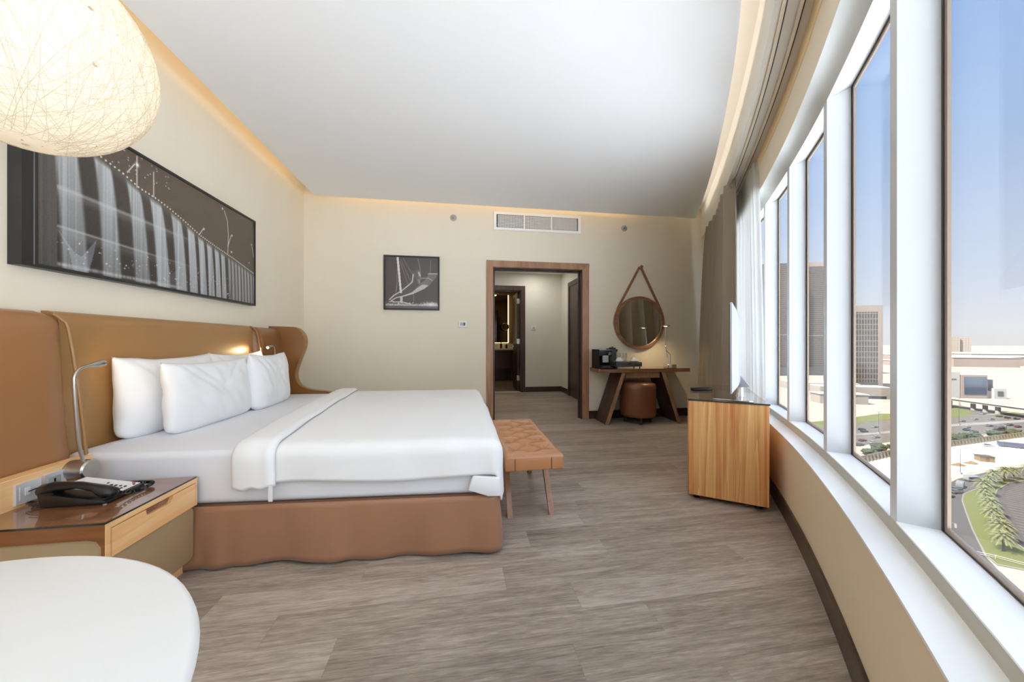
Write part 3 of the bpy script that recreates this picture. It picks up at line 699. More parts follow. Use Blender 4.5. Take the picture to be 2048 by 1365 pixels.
obj('drip_tray', B().box(1.885, 2.005, 4.335, 4.43, ZD + .016, ZD + .04), M['grey_plastic'], cm, bevel=.003, seg=1)
obj('water_tank', B().box(1.87, 2.02, 4.6, 4.645, ZD + .03, ZD + .22), M['grey_plastic'], cm, bevel=.006, seg=1)

kt = thing('kettle', 'dark grey electric kettle behind the coffee machine', 'kettle', (2.105, 4.55, ZD))
kc = (2.16, 4.615, ZD)
obj('body', B().lathe([(0, .0), (.062, .0), (.063, .02), (.06, .14), (.056, .24), (.053, .262), (0, .268)], kc, 32), M['grey_plastic'], kt, smooth=40)
obj('base', B().lathe([(0, 0), (.065, 0), (.064, .014), (0, .014)], kc, 32), M['black'], kt, smooth=40)
obj('lid', B().lathe([(0, .266), (.05, .266), (.048, .28), (.012, .284), (.012, .295), (0, .296)], kc, 24), M['black'], kt, smooth=40)
obj('handle', B().tube(spline([(kc[0] - .056, kc[1] - .01, ZD + .25), (kc[0] - .1, kc[1] - .03, ZD + .255), (kc[0] - .115, kc[1] - .03, ZD + .19), (kc[0] - .1, kc[1] - .02, ZD + .1), (kc[0] - .07, kc[1] - .01, ZD + .06)]), .011, 8), M['black'], kt, smooth=60)
obj('spout', B().hexa([(kc[0] + .05, kc[1] - .02, ZD + .2), (kc[0] + .05, kc[1] + .02, ZD + .2), (kc[0] + .05, kc[1] + .02, ZD + .255), (kc[0] + .05, kc[1] - .02, ZD + .255)],
                      [(kc[0] + .078, kc[1] - .006, ZD + .238), (kc[0] + .078, kc[1] + .006, ZD + .238), (kc[0] + .084, kc[1] + .006, ZD + .256), (kc[0] + .084, kc[1] - .006, ZD + .256)]), M['grey_plastic'], kt)

tb = thing('capsule_box', 'grey box with a small drawer carrying the cups on the desk', 'box', (2.28, 4.42, ZD))
obj('box', B().box(2.092, 2.47, 4.35, 4.55, ZD + .024, ZD + .086), M['grey_plastic'], tb, bevel=.003, seg=1)
obj('drawer', B().box(2.1, 2.462, 4.344, 4.352, ZD + .028, ZD + .076), M['grey_plastic'], tb, bevel=.002, seg=1)
obj('finger_slot', B().box(2.262, 2.3, 4.341, 4.345, ZD + .06, ZD + .076), M['black'], tb)
for x in (2.115, 2.447):
    for y in (4.37, 4.53): obj('leg', B().lathe([(0, 0), (.007, 0), (.007, .024), (0, .024)], (x, y, ZD), 10), M['black'], tb, smooth=40)
ZT = ZD + .086
def cup(x, y, lab_c, lab_s):
    s_ = tag(obj('saucer', B().lathe([(0, 0), (.035, 0), (.07, .012), (.072, .015), (.035, .005), (0, .005)], (x, y, ZT), 32), M['porcelain'], smooth=50), lab_s, 'saucer', 'saucers on the capsule box')
    t = thing('coffee_cup', lab_c, 'cup', (x, y, ZT + .016), group='upturned cups on the capsule box')
    z = ZT + .0055
    obj('bowl', B().lathe([(.046, .0), (.048, .003), (.042, .03), (.03, .05), (.02, .055), (.02, .062), (.017, .062), (.0, .058), (.0, .05), (.028, .046), (.04, .028), (.046, .0)], (x, y, z), 28), M['porcelain'], t, smooth=50)
    obj('handle', B().tube(spline([(x + .038, y - .008, z + .042), (x + .062, y - .012, z + .04), (x + .062, y - .012, z + .02), (x + .043, y - .009, z + .013)], 5), .004, 6), M['porcelain'], t, smooth=60)
cup(2.165, 4.415, 'white cup turned upside down on the left saucer beside the kettle', 'white saucer on the left of the grey box')
cup(2.385, 4.415, 'white cup turned upside down on the right saucer', 'white saucer on the right of the grey box')
for x, lab in ((2.205, 'clear tumbler behind the left cup on the grey box'), (2.30, 'clear tumbler behind the right cup on the grey box')):
    tag(obj('tumbler', B().lathe([(0, 0), (.027, 0), (.032, .118), (.030, .118), (.025, .006), (0, .006)], (x, 4.515, ZT), 24), M['tumbler'], smooth=50), lab, 'glass', 'tumblers on the capsule box')

# desk lamp
lp = thing('desk_lamp', 'slim chrome swing-arm desk lamp lit at the right end of the desk', 'lamp', (2.93, 4.42, ZD))
bx, by = 2.93, 4.42
obj('base', B().box(2.862, 3.0, 4.37, 4.47, ZD, ZD + .048), M['chrome'], lp, bevel=.003, seg=1)
obj('dimmer', B().box(2.89, 2.925, 4.362, 4.371, ZD + .004, ZD + .044), M['white_plastic'], lp)
obj('post', B().tube([(bx, by, ZD + .048), (bx, by, ZD + .19)], .0085), M['chrome'], lp, smooth=60)
obj('lower_arm', B().tube([(bx, by, ZD + .19), (2.868, 4.41, ZD + .245), (2.858, 4.41, ZD + .30)], .005).tube([(2.868, 4.41, ZD + .245), (2.882, 4.41, ZD + .14)], .004), M['chrome'], lp, smooth=60)
obj('upper_arm', B().tube([(2.858, 4.41, ZD + .29), (2.842, 4.39, ZD + .575)], .0045), M['chrome'], lp, smooth=60)
obj('joint', B().sphere((2.858, 4.41, ZD + .30), .012, 8), M['chrome'], lp, smooth=60)
lh = obj('lamp_head', B().lathe([(0, .02), (.05, .018), (.062, .006), (.06, 0), (.05, .004), (0, .006)], (2.825, 4.36, ZD + .58), 28), M['chrome'], lp, smooth=50)
M['bulb'] = emit('warm_bulb', S(255, 226, 176), 5)
obj('bulb', B().lathe([(0, 0), (.022, 0), (.022, .004), (0, .004)], (2.825, 4.36, ZD + .576), 18), M['bulb'], lh)
cb = thing('lamp_cable', 'black lamp cable with plug transformer hanging under the right end of the desk', 'cable', (3.01, 4.66, .4))
obj('cord', B().tube(spline([(3.01, 4.665, .69), (3.012, 4.665, .55), (3.008, 4.668, .45), (3.0, 4.66, .42)]), .0035, 6).tube(spline([(3.0, 4.665, .40), (2.985, 4.668, .35), (2.97, 4.668, .33), (2.965, 4.668, .27)]), .003, 6), M['black'], cb, smooth=60)
k_ = B()
for q in range(4): k_.tube([(3.015 + (.034 + .004 * q) * math.cos(a * PI / 8) , 4.655 - .006 * q, .415 + (.02 + .003 * q) * math.sin(a * PI / 8 + q)) for a in range(16)], .0035, 6, closed=True)
obj('coil', k_, M['black'], cb, smooth=60)
obj('plug', B().box(2.985, 3.045, 4.64, 4.67, .395, .43), M['black'], cb, bevel=.004, seg=1)

# ------------------------------------------------------------------ TV cabinet (set parallel to the window wall)
ang = math.atan2(-.585, .811)
cb_ = thing('tv_cabinet', 'teak-fronted low cabinet with dark glass top standing by the windows', 'cabinet', (1.592, 2.185, 0), ang)
Mc = WM[cb_.name]
def LB(*a): return B().box(*a, M=Mc)
CW, CLn = .462, 1.0
obj('body', LB(0, CW, 0, CLn, .032, .692), M['teak'], cb_, bevel=.003, seg=1)
obj('glass_top', LB(-.002, CW + .002, -.003, CLn, .693, .701), M['cab_top'], cb_)
obj('top_edge', LB(-.004, CW + .004, -.005, -.002, .692, .702), M['glass_edge'], cb_)
obj('door', LB(-.004, 0, .02, CLn / 2 - .003, .05, .68), M['teak'], cb_, bevel=.002, seg=1)
obj('door', LB(-.004, 0, CLn / 2 + .003, CLn - .02, .05, .68), M['teak'], cb_, bevel=.002, seg=1)
for x in (.05, CW - .05):
    for y in (.06, CLn - .06): obj('foot', B().lathe([(0, 0), (.022, 0), (.022, .034), (0, .034)], tuple(Mc @ Vector((x, y, 0))), 14), M['black'], cb_, smooth=40)

a_tv = math.atan2(2.434 - 1.938, 2.233 - 1.75)     # TV plane, seen almost edge-on
tv = thing('television', 'flat grey television on a glass stand, seen edge-on on the cabinet', 'television', (1.99, 2.22, .701), a_tv)
Mt = WM[tv.name]
def TB(*a): return B().box(*a, M=Mt)
obj('screen', TB(-.44, .42, .008, .012, .085, .64), M['grey_plastic'], tv)
obj('bezel', TB(-.45, .43, -.004, .008, .075, .65), M['grey_light'], tv, bevel=.002, seg=1)
obj('rear_shell', B().loft([[tuple(Mt @ Vector(p)) for p in q] for q in ([(-.44, -.004, .08), (.42, -.004, .08), (.42, -.004, .64), (-.44, -.004, .64)], [(-.36, -.034, .12), (.34, -.034, .12), (.34, -.034, .56), (-.36, -.034, .56)])]), M['grey_light'], tv)
obj('neck', B().lathe([(0, .008), (.03, .008), (.024, .03), (.022, .08), (.045, .095), (0, .1)], tuple(Mt @ Vector((-.02, -.03, 0))), 24), M['chrome'], tv, smooth=40)
obj('neck_bracket', B().hexa([tuple(Mt @ Vector(p)) for p in ((-.06, -.03, .075), (.02, -.03, .075), (.02, -.09, .085), (-.06, -.09, .085))], [tuple(Mt @ Vector(p)) for p in ((-.05, -.03, .16), (.01, -.03, .16), (.01, -.036, .16), (-.05, -.036, .16))]), M['grey_light'], tv)
bs = rrect(-.24, .22, -.115, .125, .03)
obj('stand', B().hexa([tuple(Mt @ Vector((x, y, .001))) for x, y in bs], [tuple(Mt @ Vector((x, y, .010))) for x, y in bs]), M['chrome'], tv, bevel=.002, seg=1)
rm = thing('remote_control', 'black remote control lying on the cabinet top left of the television', 'remote', (1.99, 2.57, .701), ang + .55)
Mr = WM[rm.name]
obj('body', B().box(-.085, .085, -.023, .023, .0, .02, M=Mr), M['black'], rm, bevel=.006)
k_ = B()
for i in range(7):
    for j in range(3): k_.box(-.05 + i * .018, -.042 + i * .018, -.014 + j * .012, -.006 + j * .012, .02, .022, M=Mr)
obj('buttons', k_, M['grey_plastic'], rm)

# ------------------------------------------------------------------ curtains and tracks
for o, lab in ((-.127, 'curtain track on the room side of the bulkhead soffit'), (-.057, 'curtain track on the window side of the bulkhead soffit')):
    t = thing('curtain_track', lab, 'curtain track', wp(-7, o, 2.66), group='curtain tracks')
    obj('rail', sweep(B(), [(o - .009, 2.664), (o + .006, 2.664), (o + .006, 2.68), (o - .009, 2.68)], -13.6, -5.3), M['rail'], t, smooth=30)
    obj('slot', sweep(B(), [(o + .006, 2.666), (o + .012, 2.666), (o + .012, 2.68), (o + .006, 2.68)], -13.6, -5.3), M['rail_dark'], t, smooth=30)
def curtain(b, s0t, s1t, s0b, s1b, off, amp, nf, n, nz, flare, ph=0):
    def fn(u, w):
        z = .02 + (2.648 - .02) * w; k = (1 - w) ** .6
        s = (s0t + (s1t - s0t) * u) * (1 - k) + (s0b + (s1b - s0b) * u) * k
        a = amp * (.75 + .25 * math.sin(9.1 * u + ph)) * (.7 + .3 * k)
        wv = math.sin(2 * PI * nf * u + ph + .5 * math.sin(5 * u + 2 * w)) + .22 * math.sin(4 * PI * nf * u + 1.3)
        if w > .965: wv *= 1.0
        return wp(s + .012 * math.sin(4 * PI * nf * u), off + a * wv - flare * k * (u ** 1.5), z)
    return b.grid(fn, n, nz)
dr = thing('drape', 'heavy taupe drape gathered in the far corner of the window wall', 'curtain', wp(-6.6, -.13, 0))
obj('cloth', curtain(B(), -7.36, -5.75, -7.36, -5.34, -.150, .062, 7.5, 300, 24, .05), M['drape'], dr, smooth=80, solid=.003)
hk = B()
for i in range(18):
    s = -7.34 + i * .092; hk.tube(spline([wp(s, -.13, 2.655), wp(s + .01, -.15, 2.63), wp(s + .02, -.165, 2.60), wp(s + .035, -.15, 2.575)], 4), .010, 6)
obj('pleat_heading', hk, M['drape'], dr, smooth=60)
sh = thing('sheer_curtain', 'white sheer curtain gathered in front of the last window', 'curtain', wp(-7.3, -.057, 0))
obj('cloth', curtain(B(), -7.66, -6.5, -7.96, -6.45, -.026, .02, 10, 220, 24, 0, .8), M['sheer'], sh, smooth=80)

# ------------------------------------------------------------------ bed
BF = Vector((.205, 1.775)); b_a = R_(3.4)
ua = Vector((-math.cos(b_a), math.sin(b_a))); wa = Vector((0, 1))
def BL(a, b, z): p = BF + ua * a + wa * b; return (p.x, p.y, z)
BW = 1.97
bed = thing('bed_base', 'bed base wrapped in a brown satin valance', 'bed base', BL(1.0, 1.0, 0))
rr = rrect(.03, 2.06, .035, BW - .035, .05)
obj('box', B().hexa([BL(a, b, .03) for a, b in rr], [BL(a, b, .295) for a, b in rr]), M['satin'], bed)
def skirt_path():
    pts = []
    for i in range(0, 160): pts.append((1.53 - 1.48 * i / 160, 0))
    for i in range(10): a = R_(90 * i / 10); pts.append((.05 - .05 * math.sin(a), .05 - .05 * math.cos(a)))
    for i in range(90): pts.append((0, .05 + (BW - .1) * i / 90))
    for i in range(10): a = R_(90 * i / 10); pts.append((.05 - .05 * math.cos(a), BW - .05 + .05 * math.sin(a)))
    for i in range(90): pts.append((.05 + 1.9 * i / 90, BW))
    return pts
sp_ = skirt_path(); NS = len(sp_)
def skfn(u, w):
    x = u * (NS - 1); i = min(int(x), NS - 2); f_ = x - i
    a = sp_[i][0] * (1 - f_) + sp_[i + 1][0] * f_; b = sp_[i][1] * (1 - f_) + sp_[i + 1][1] * f_
    q0, q1 = sp_[max(i - 1, 0)], sp_[min(i + 2, NS - 1)]
    tx, ty = q1[0] - q0[0], q1[1] - q0[1]; L = math.hypot(tx, ty); nx, ny = ty / L, -tx / L
    # outward = away from the bed centre
    if (a - 1.0) * nx + (b - BW / 2) * ny < 0: nx, ny = -nx, -ny
    k = 1 - w; z = .008 + .293 * w
    wv = .010 * k * math.sin(a * 9.0 + b * 7) + .008 * k * math.sin(a * 21 + 1.1) + .012 * k
    if b < .2: wv += .028 * k * math.exp(-((a - 1.37) / .05) ** 2) + .018 * k * math.exp(-((a - .82) / .06) ** 2) - .012 * k * math.exp(-((a - 1.1) / .12) ** 2)
    zz = z + (.012 * k * (math.sin(a * 8.2) + 1) * .5 if b < .3 else .004 * k)
    bul = .006 * math.sin(PI * w) + (.010 * noise.noise(Vector((a * 3.1, b * 3, w * .8 + 3))) + .005 * noise.noise(Vector((a * 9, b * 9, w * 2)))) * (.35 + .65 * k) * min(1, (1 - w) * 5)
    return BL(a + nx * (wv + bul), b + ny * (wv + bul), zz)
obj('valance', B().grid(skfn, 420, 10), M['satin'], bed, smooth=80, solid=.004)
mt = thing('mattress', 'mattress under a fitted white sheet on the brown bed base', 'mattress', BL(1.0, 1.0, .3))
mr_ = rrect(.012, 2.085, .014, BW - .014, .06, 8)
mbm = B().hexa([BL(a, b, .3) for a, b in mr_], [BL(a, b, .565) for a, b in mr_])
obj('sheet_cover', mbm, M['sheet'], mt, bevel=.035, seg=4)

# duvet: cloth draped over the mattress
RD, ZT_ = .07, .59
def drape(cu, cv, ex=0.0, hem=0.0):
    ea, b0, b1 = -.02 + RD, -.016 + RD, BW + .016 - RD
    da = max(0.0, ea - cu); db = max(0.0, b0 - cv); dc = max(0.0, cv - b1); sb = -1 if db > 0 else 1
    dd = max(db, dc); d = (da ** 3 + dd ** 3) ** (1 / 3) if (da > 0 and dd > 0) else max(da, dd)
    if d <= RD * PI / 2: out, dz, nz = RD * math.sin(d / RD), RD * (1 - math.cos(d / RD)), math.cos(d / RD)
    else:
        e = d - RD * PI / 2; out, dz, nz = RD + .05 * e, RD + e, 0.0
    L = math.hypot(da, dd) or 1.0; ca, cb2 = da / L, dd / L
    nh = math.sqrt(max(0, 1 - nz * nz))
    crown = .016 * (1 - ((cv - BW / 2) / (BW / 2)) ** 2) if dd == 0 else 0
    fn_ = noise.noise(Vector((cu * 4, cv * 4, 1.7))) * .005 + noise.noise(Vector((cu * 11, cv * 9, 5))) * .0022
    if d > RD: fn_ += .006 * noise.noise(Vector((cu * 6, cv * 1.5, 9)))
    o = out + (ex + fn_) * nh
    a = min(cu, 9) if da == 0 else ea - o * ca
    b = cv if dd == 0 else ((b0 - o * cb2) if sb < 0 else (b1 + o * cb2))
    return BL(a, b, ZT_ - dz + crown + (ex + fn_) * nz + hem)
dv = thing('duvet', 'thick white duvet spread over the foot of the bed', 'duvet', BL(.6, 1.0, .56))
DN, DF = .222, .325
def dfn(u, w):
    cu = (-.02 + RD - DF) + (1.28 + .2 * w - (-.02 + RD - DF)) * u
    cv = (-.016 + RD - DN) + (BW + .032 - 2 * RD + 2 * DN) * w
    wob = .008 * math.sin(cu * 7 + 1) * max(0, (1 - w * 12)) if w < .08 else 0
    p = drape(cu, cv, 0, wob)
    if u > .985: p = (p[0], p[1], p[2] - .012)
    return p
obj('cover', B().grid(dfn, 130, 150), M['linen'], dv, smooth=85, solid=.012)
def tfn(u, w):
    cu = 1.085 + .20 * u + .2 * w; cv = (-.016 + RD - DN - .006) + (BW + .032 - 2 * RD + 2 * DN + .012) * w
    ex = .006 + .022 * math.sqrt(max(0, 1 - (2 * u - 1) ** 2)) ** .8
    if u < .5: ex += .006 * math.exp(-((u - .12) / .12) ** 2)
    hem = (-.012 * u + .006 * math.sin(u * 15)) * max(0, 1 - w * 14)
    cu += .012 * noise.noise(Vector((0, cv * 3, 2))) 
    return drape(cu, cv, ex, hem)
obj('turned_back_edge', B().grid(tfn, 22, 170), M['linen'], dv, smooth=85, solid=.004)
p0 = BL(1.105, -.047, .405); 
obj('care_label', B().box(p0[0] - .009, p0[0] + .009, p0[1] - .003, p0[1] + .001, .335, .408), M['white_plastic'], dv)
tk = B()
tq = ((.14, .412), (.165, .34), (.06, .305), (-.008, .304), (.0, .40))
tk.hexa([BL(a, -.028, z) for a, z in tq], [BL(a, .012, z) for a, z in tq])
obj('tucked_corner', tk, M['linen'], dv, bevel=.008, seg=2)

def pillow(label, c, yaw, lean, w, h, t, seed):
    """stands on its long edge; c = middle of the bottom edge"""
    T = Matrix.Translation(c) @ Matrix.Rotation(yaw, 4, 'Z') @ Matrix.Rotation(lean, 4, 'X')
    b = B(); nu, nv = 56, 40
    def side(sg):
        def fn(u, v_):
            x, y = 2 * u - 1, 2 * v_ - 1
            px = w / 2 * x * (1 - .06 * (1 - y * y) * abs(x) ** 3); py = h / 2 * y * (1 - (.10 if y > 0 else .02) * (1 - x * x) * abs(y) ** 3)
            # ears: corners drawn in at the bottom, pointed at the top
            r_ = (x * x) ** 3 * (y * y) ** 3
            px *= 1 - (.03 if y > 0 else .10) * r_; py *= 1 - (.0 if y > 0 else .16) * r_
            px += w * .012 * noise.noise(Vector((seed, y * 2.2, x))); py += h * .016 * noise.noise(Vector((x * 2.4, seed * 2, y))) * abs(y)
            th_ = t / 2 * ((1 - abs(x) ** 3.0) * (1 - abs(y) ** 2.8)) ** .5 * (1.0 - .14 * y)
            e_ = (1 - x ** 4) * (1 - y ** 4)
            wr_ = .016 * noise.noise(Vector((x * 2.0 + seed, y * 1.8, seed))) + .006 * noise.noise(Vector((x * 5 + seed, y * 3 + x * 3, 2)))
            cr = 0
            for k, (cx_, sl, wd, dp) in enumerate(((-.75, .75, .06, .010), (-.45, .55, .05, .007), (.62, -.8, .06, .010), (.3, -.5, .05, .006), (-.05, .3, .06, .005))):
                q = x - cx_ - sl * (.95 - y) * (.8 + .2 * math.sin(seed + k)); cr -= dp * math.exp(-(q / wd) ** 2) * max(0, min(1, (y + .15) * 1.4))
            return T @ Vector((px, sg * (th_ + (wr_ + cr) * e_ ** .5), h / 2 * .985 + py))
        return fn
    b.grid(side(-1), nu, nv); b.grid(side(1), nu, nv)
    return tag(obj('pillow', b, M['linen'], smooth=100), label, 'pillow', 'four white pillows on the bed')
yw = PI / 2
pillow('white pillow at the left of the back row, corner lit by the near lamp', (-1.80, 2.46, .555), yw - .06, R_(-3), .68, .47, .165, 1.0)
pillow('white pillow at the right of the back row, leaning on the headboard', (-1.80, 3.13, .555), yw, R_(-2), .68, .47, .16, 4.0)
pillow('white pillow at the front left, nearest the viewer', (-1.635, 2.585, .555), yw + .0, R_(-4), .80, .435, .155, 7.0)
pillow('white pillow at the front right, by the far wing of the headboard', (-1.60, 3.22, .555), yw + .06, R_(-4), .64, .46, .16, 11.0)

# headboard
hb = thing('headboard', 'tall tan leather headboard with a curved wing at its far end', 'headboard', (XL, 2.7, 0))
def panel(b, y0, y1, prof, n=12, slant=0):
    return b.loft([[(x, y0 + (y1 - y0) * i / n, z) for x, z in prof] for i in range(n + 1)])
X0 = XL + .002
obj('centre_panel', panel(B(), 1.93, 3.46, [(X0, .1), (-1.895, .1), (-1.885, 1.19), (-1.893, 1.225), (-1.91, 1.243), (-1.93, 1.25), (X0, 1.25)]), M['leather'], hb, smooth=60)
def sidepanel(y0, y1, edge, zb=.1):
    b = B(); rings = []
    ys = [y0 + (y1 - y0) * i / 10 for i in range(11)]
    for y in ys:
        k = min(1.0, abs(y - edge) / .045); k = math.sqrt(max(0, 1 - (1 - k) ** 2))
        ins = lambda x: -1.9 + (x + 1.9) * (.35 + .65 * k)
        rings.append([(X0, y, zb), (ins(-1.77), y, zb), (ins(-1.765), y, max(.5, zb + .01)), (ins(-1.80), y, .85), (ins(-1.835), y, 1.15), (ins(-1.85), y, 1.205 - .02 * (1 - k)), (ins(-1.87), y, 1.23 - .025 * (1 - k)), (-1.91, y, 1.243 - .025 * (1 - k)), (X0, y, 1.245 - .025 * (1 - k))])
    return b.loft(rings)
def ysub(a, c, edge):
    return a, c
obj('side_panel', sidepanel(1.2, 1.925, 1.925), M['leather_side'], hb, smooth=60)
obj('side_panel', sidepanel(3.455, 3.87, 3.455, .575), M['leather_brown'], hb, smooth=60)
obj('piping', B().tube(spline([(-1.768, 1.928, .5), (-1.80, 1.926, .85), (-1.838, 1.922, 1.15), (-1.855, 1.912, 1.205), (-1.88, 1.90, 1.232)], 6), .007, 8), M['leather'], hb, smooth=60)
obj('piping', B().tube(spline([(-1.785, 3.463, .6), (-1.80, 3.463, .85), (-1.84, 3.463, 1.15), (-1.87, 3.463, 1.225), (-1.91, 3.463, 1.245)], 6), .006, 8), M['leather'], hb, smooth=60)
wing = [(-1.718, 1.262), (-1.669, 1.24), (-1.628, 1.19), (-1.61, 1.126), (-1.615, 1.047), (-1.645, .957), (-1.684, .836), (-1.698, .77), (-1.688, .70), (-1.645, .64), (-1.546, .601), (-1.388, .578), (-1.36, .56)]
ws = [tuple(p) for p in spline([(x, 0, z) for x, z in wing], 5)]
wpoly = [(X0, 1.268)] + [(p[0], p[2]) for p in ws] + [(-1.355, .04), (X0, .04)]
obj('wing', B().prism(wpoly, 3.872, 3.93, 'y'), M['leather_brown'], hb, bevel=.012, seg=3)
obj('wing_edge', B().loft([[(p[0] + o, y, p[2]) for o, y in ((-.006, 3.868), (.008, 3.885), (.008, 3.92), (-.006, 3.935))] for p in ws]), M['leather'], hb, smooth=60)

# ------------------------------------------------------------------ nightstand with things on it
ns = thing('nightstand', 'oak bedside table with glass top and one drawer, left of the bed', 'nightstand', (-1.48, 1.64, 0))
NX0, NX1, NY0, NY1, NZ = -1.76, -1.25, 1.425, 1.852, .448
sh_ = B().box(NX0, NX1 + .0, NY0, NY1, .425, NZ).box(NX1 - .055, NX1, NY0, NY0 + .02, .06, .425)
obj('carcass', B().box(NX0, NX1 - .051, NY0 + .012, NY1, .315, NZ - .012).box(NX0, NX1 - .03, NY0 + .02, NY1 - .006, .07, .315), M['leather_beige'], ns, bevel=.006)
obj('top', B().box(NX0, NX1 - .004, NY0, NY1, NZ - .014, NZ), M['oak_dark'], ns)
# left side: oak frame around a rounded leather inset
yi = NY0
sf = [(NX0, .395), (-1.31, .395), (-1.28, .388), (-1.266, .365), (-1.266, .06), (NX1 - .004, .06), (NX1 - .004, NZ - .014), (NX0, NZ - .014)]
obj('side_frame', B().prism(sf, NY0, NY0 + .02, 'y'), M['oak_dark'], ns)
obj('side_inset', B().prism(rrect(NX0 - .1, -1.268, .07, .393, .03), NY0 + .006, NY0 + .03, 'y'), M['leather_beige'], ns, bevel=.004)
# front: oak frame, drawer with finger notch, leather panel below
ff = B().box(NX1 - .004, NX1, NY0, NY1, NZ - .02, NZ).box(NX1 - .004, NX1, NY0, NY0 + .016, .318, NZ - .02).box(NX1 - .004, NX1, NY1 - .01, NY1, .318, NZ - .02)
obj('front_frame', ff, M['oak'], ns)
dy0, dy1 = NY0 + .0195, NY1 - .0135
dpoly = [(dy0, .32), (dy1, .32), (dy1, NZ - .0235), (1.712, NZ - .0235), (1.706, .404), (1.696, .398), (1.594, .398), (1.584, .404), (1.58, NZ - .0235), (dy0, NZ - .0235)]
dw = obj('drawer', B().prism(dpoly, NX1 - .018, NX1 + .001, 'x'), M['oak'], ns)
obj('gap', B().box(NX1 - .05, NX1 - .0195, NY0 + .032, NY1 - .004, .316, NZ - .014), M['walnut_dark'], ns)
obj('finger_notch', B().box(NX1 - .0194, NX1 - .0145, 1.585, 1.707, .399, NZ - .0235), M['walnut_h'], dw)
obj('front_panel', B().prism(rrect(NY0 + .014, NY1 - .008, .068, .318, .03), NX1 - .03, NX1 - .006, 'x'), M['leather_beige'], ns, bevel=.008, seg=3)
obj('plinth', B().box(NX0, -1.304, NY0 + .05, 1.842, 0, .075), M['oak'], ns)
obj('glass_top', B().box(NX0 + .06, NX1 - .002, NY0 - .001, NY1 - .002, NZ + .0005, NZ + .0065), M['night_top'], ns)
obj('glass_edge', B().box(NX1 - .003, NX1 - .0005, NY0 - .002, NY1 - .002, NZ + .0005, NZ + .007).box(NX0 + .06, NX1 - .002, NY0 - .0035, NY0 - .001, NZ + .0005, NZ + .007), M['glass_edge'], ns)
obj('back_board', B().box(-1.76, -1.702, 1.25, 1.882, .43, .572), M['oak'], ns, bevel=.002, seg=1)
ZN = NZ + .0068

XP = -1.702
def socket(label, y0, y1, z0, z1, kind):
    t = thing('socket_plate', label, 'socket', (XP, (y0 + y1) / 2, (z0 + z1) / 2), group='silver wall plates on the bedside back board')
    # slightly bowed plate
    b = B(); n = 8
    b.loft([[(XP, y0 + (y1 - y0) * i / n, z0), (XP + .004 + .006 * (2 * i / n - 1) ** 2, y0 + (y1 - y0) * i / n, z0), (XP + .004 + .006 * (2 * i / n - 1) ** 2, y0 + (y1 - y0) * i / n, z1), (XP, y0 + (y1 - y0) * i / n, z1)] for i in range(n + 1)])
    obj('plate', b, M['plate'], t, smooth=30)
    yc, zc = (y0 + y1) / 2, (z0 + z1) / 2
    if kind == 0:
        obj('jack', B().box(XP + .003, XP + .0065, yc - .008, yc + .008, zc - .012, zc + .018), M['white_plastic'], t)
        obj('label_strip', B().box(XP + .003, XP + .0075, y0 + .012, y0 + .015, zc - .025, zc + .028), M['white_plastic'], t)
    else:
        obj('socket_insert', B().box(XP + .003, XP + .0065, yc - .022, yc + .022, zc - .022, zc + .022), M['grey_light'], t)
        obj('socket_holes', B().box(XP + .006, XP + .0075, yc - .003, yc + .003, zc - .002, zc + .014).box(XP + .006, XP + .0075, yc - .012, yc - .008, zc - .012, zc - .006).box(XP + .006, XP + .0075, yc + .008, yc + .012, zc - .012, zc - .006), M['black'], t)
socket('silver data socket plate with a cord plugged in, nearest the viewer on the back board', 1.59, 1.67, .466, .546, 0)
socket('silver power socket plate behind the telephone', 1.682, 1.76, .472, .55, 1)

# telephone (front faces the room)
ph = thing('telephone', 'black desk telephone with white faceplate on the bedside table', 'telephone', (-1.5, 1.66, ZN))
def PH(b, pts_bot, pts_top): return b.hexa(pts_bot, pts_top)
px0, px1, py0, py1 = -1.615, -1.385, 1.575, 1.752
def ztop(x): return ZN + .018 + (px1 - x) / (px1 - px0) * .042
obj('body', B().hexa([(px0 + .01, py0, ZN + .004), (px1, py0, ZN + .004), (px1, py1, ZN + .004), (px0 + .01, py1, ZN + .004)], [(px0, py0, ztop(px0)), (px1 - .004, py0, ztop(px1)), (px1 - .004, py1, ztop(px1)), (px0, py1, ztop(px0))]), M['black'], ph, bevel=.006)
fx0, fx1, fy0_, fy1_ = px0 + .012, px1 - .016, py0 + .062, py1 - .008
obj('faceplate', B().hexa([(fx0, fy0_, ztop(fx0)), (fx1, fy0_, ztop(fx1)), (fx1, fy1_, ztop(fx1)), (fx0, fy1_, ztop(fx0))], [(fx0, fy0_, ztop(fx0) + .002), (fx1, fy0_, ztop(fx1) + .002), (fx1, fy1_, ztop(fx1) + .002), (fx0, fy1_, ztop(fx0) + .002)]), M['paper'], ph)
def key(x, y, m, nm='key', r=.0052):
    z = ztop(x) + .002; return obj(nm, B().lathe([(0, 0), (r, 0), (r * .9, .003), (0, .0034)], (x, y, z), 10), m, ph, smooth=40)
for i in range(4):
    for j in range(3): key(-1.47 + i * .017, 1.66 + j * .0185, M['black'])
for j in range(4): key(-1.492, 1.652 + j * .019, M['black'], 'memory_key', .0042)
key(-1.407, 1.722, M['black'], 'memory_key', .004); key(-1.418, 1.735, M['red'], 'message_key', .0065)
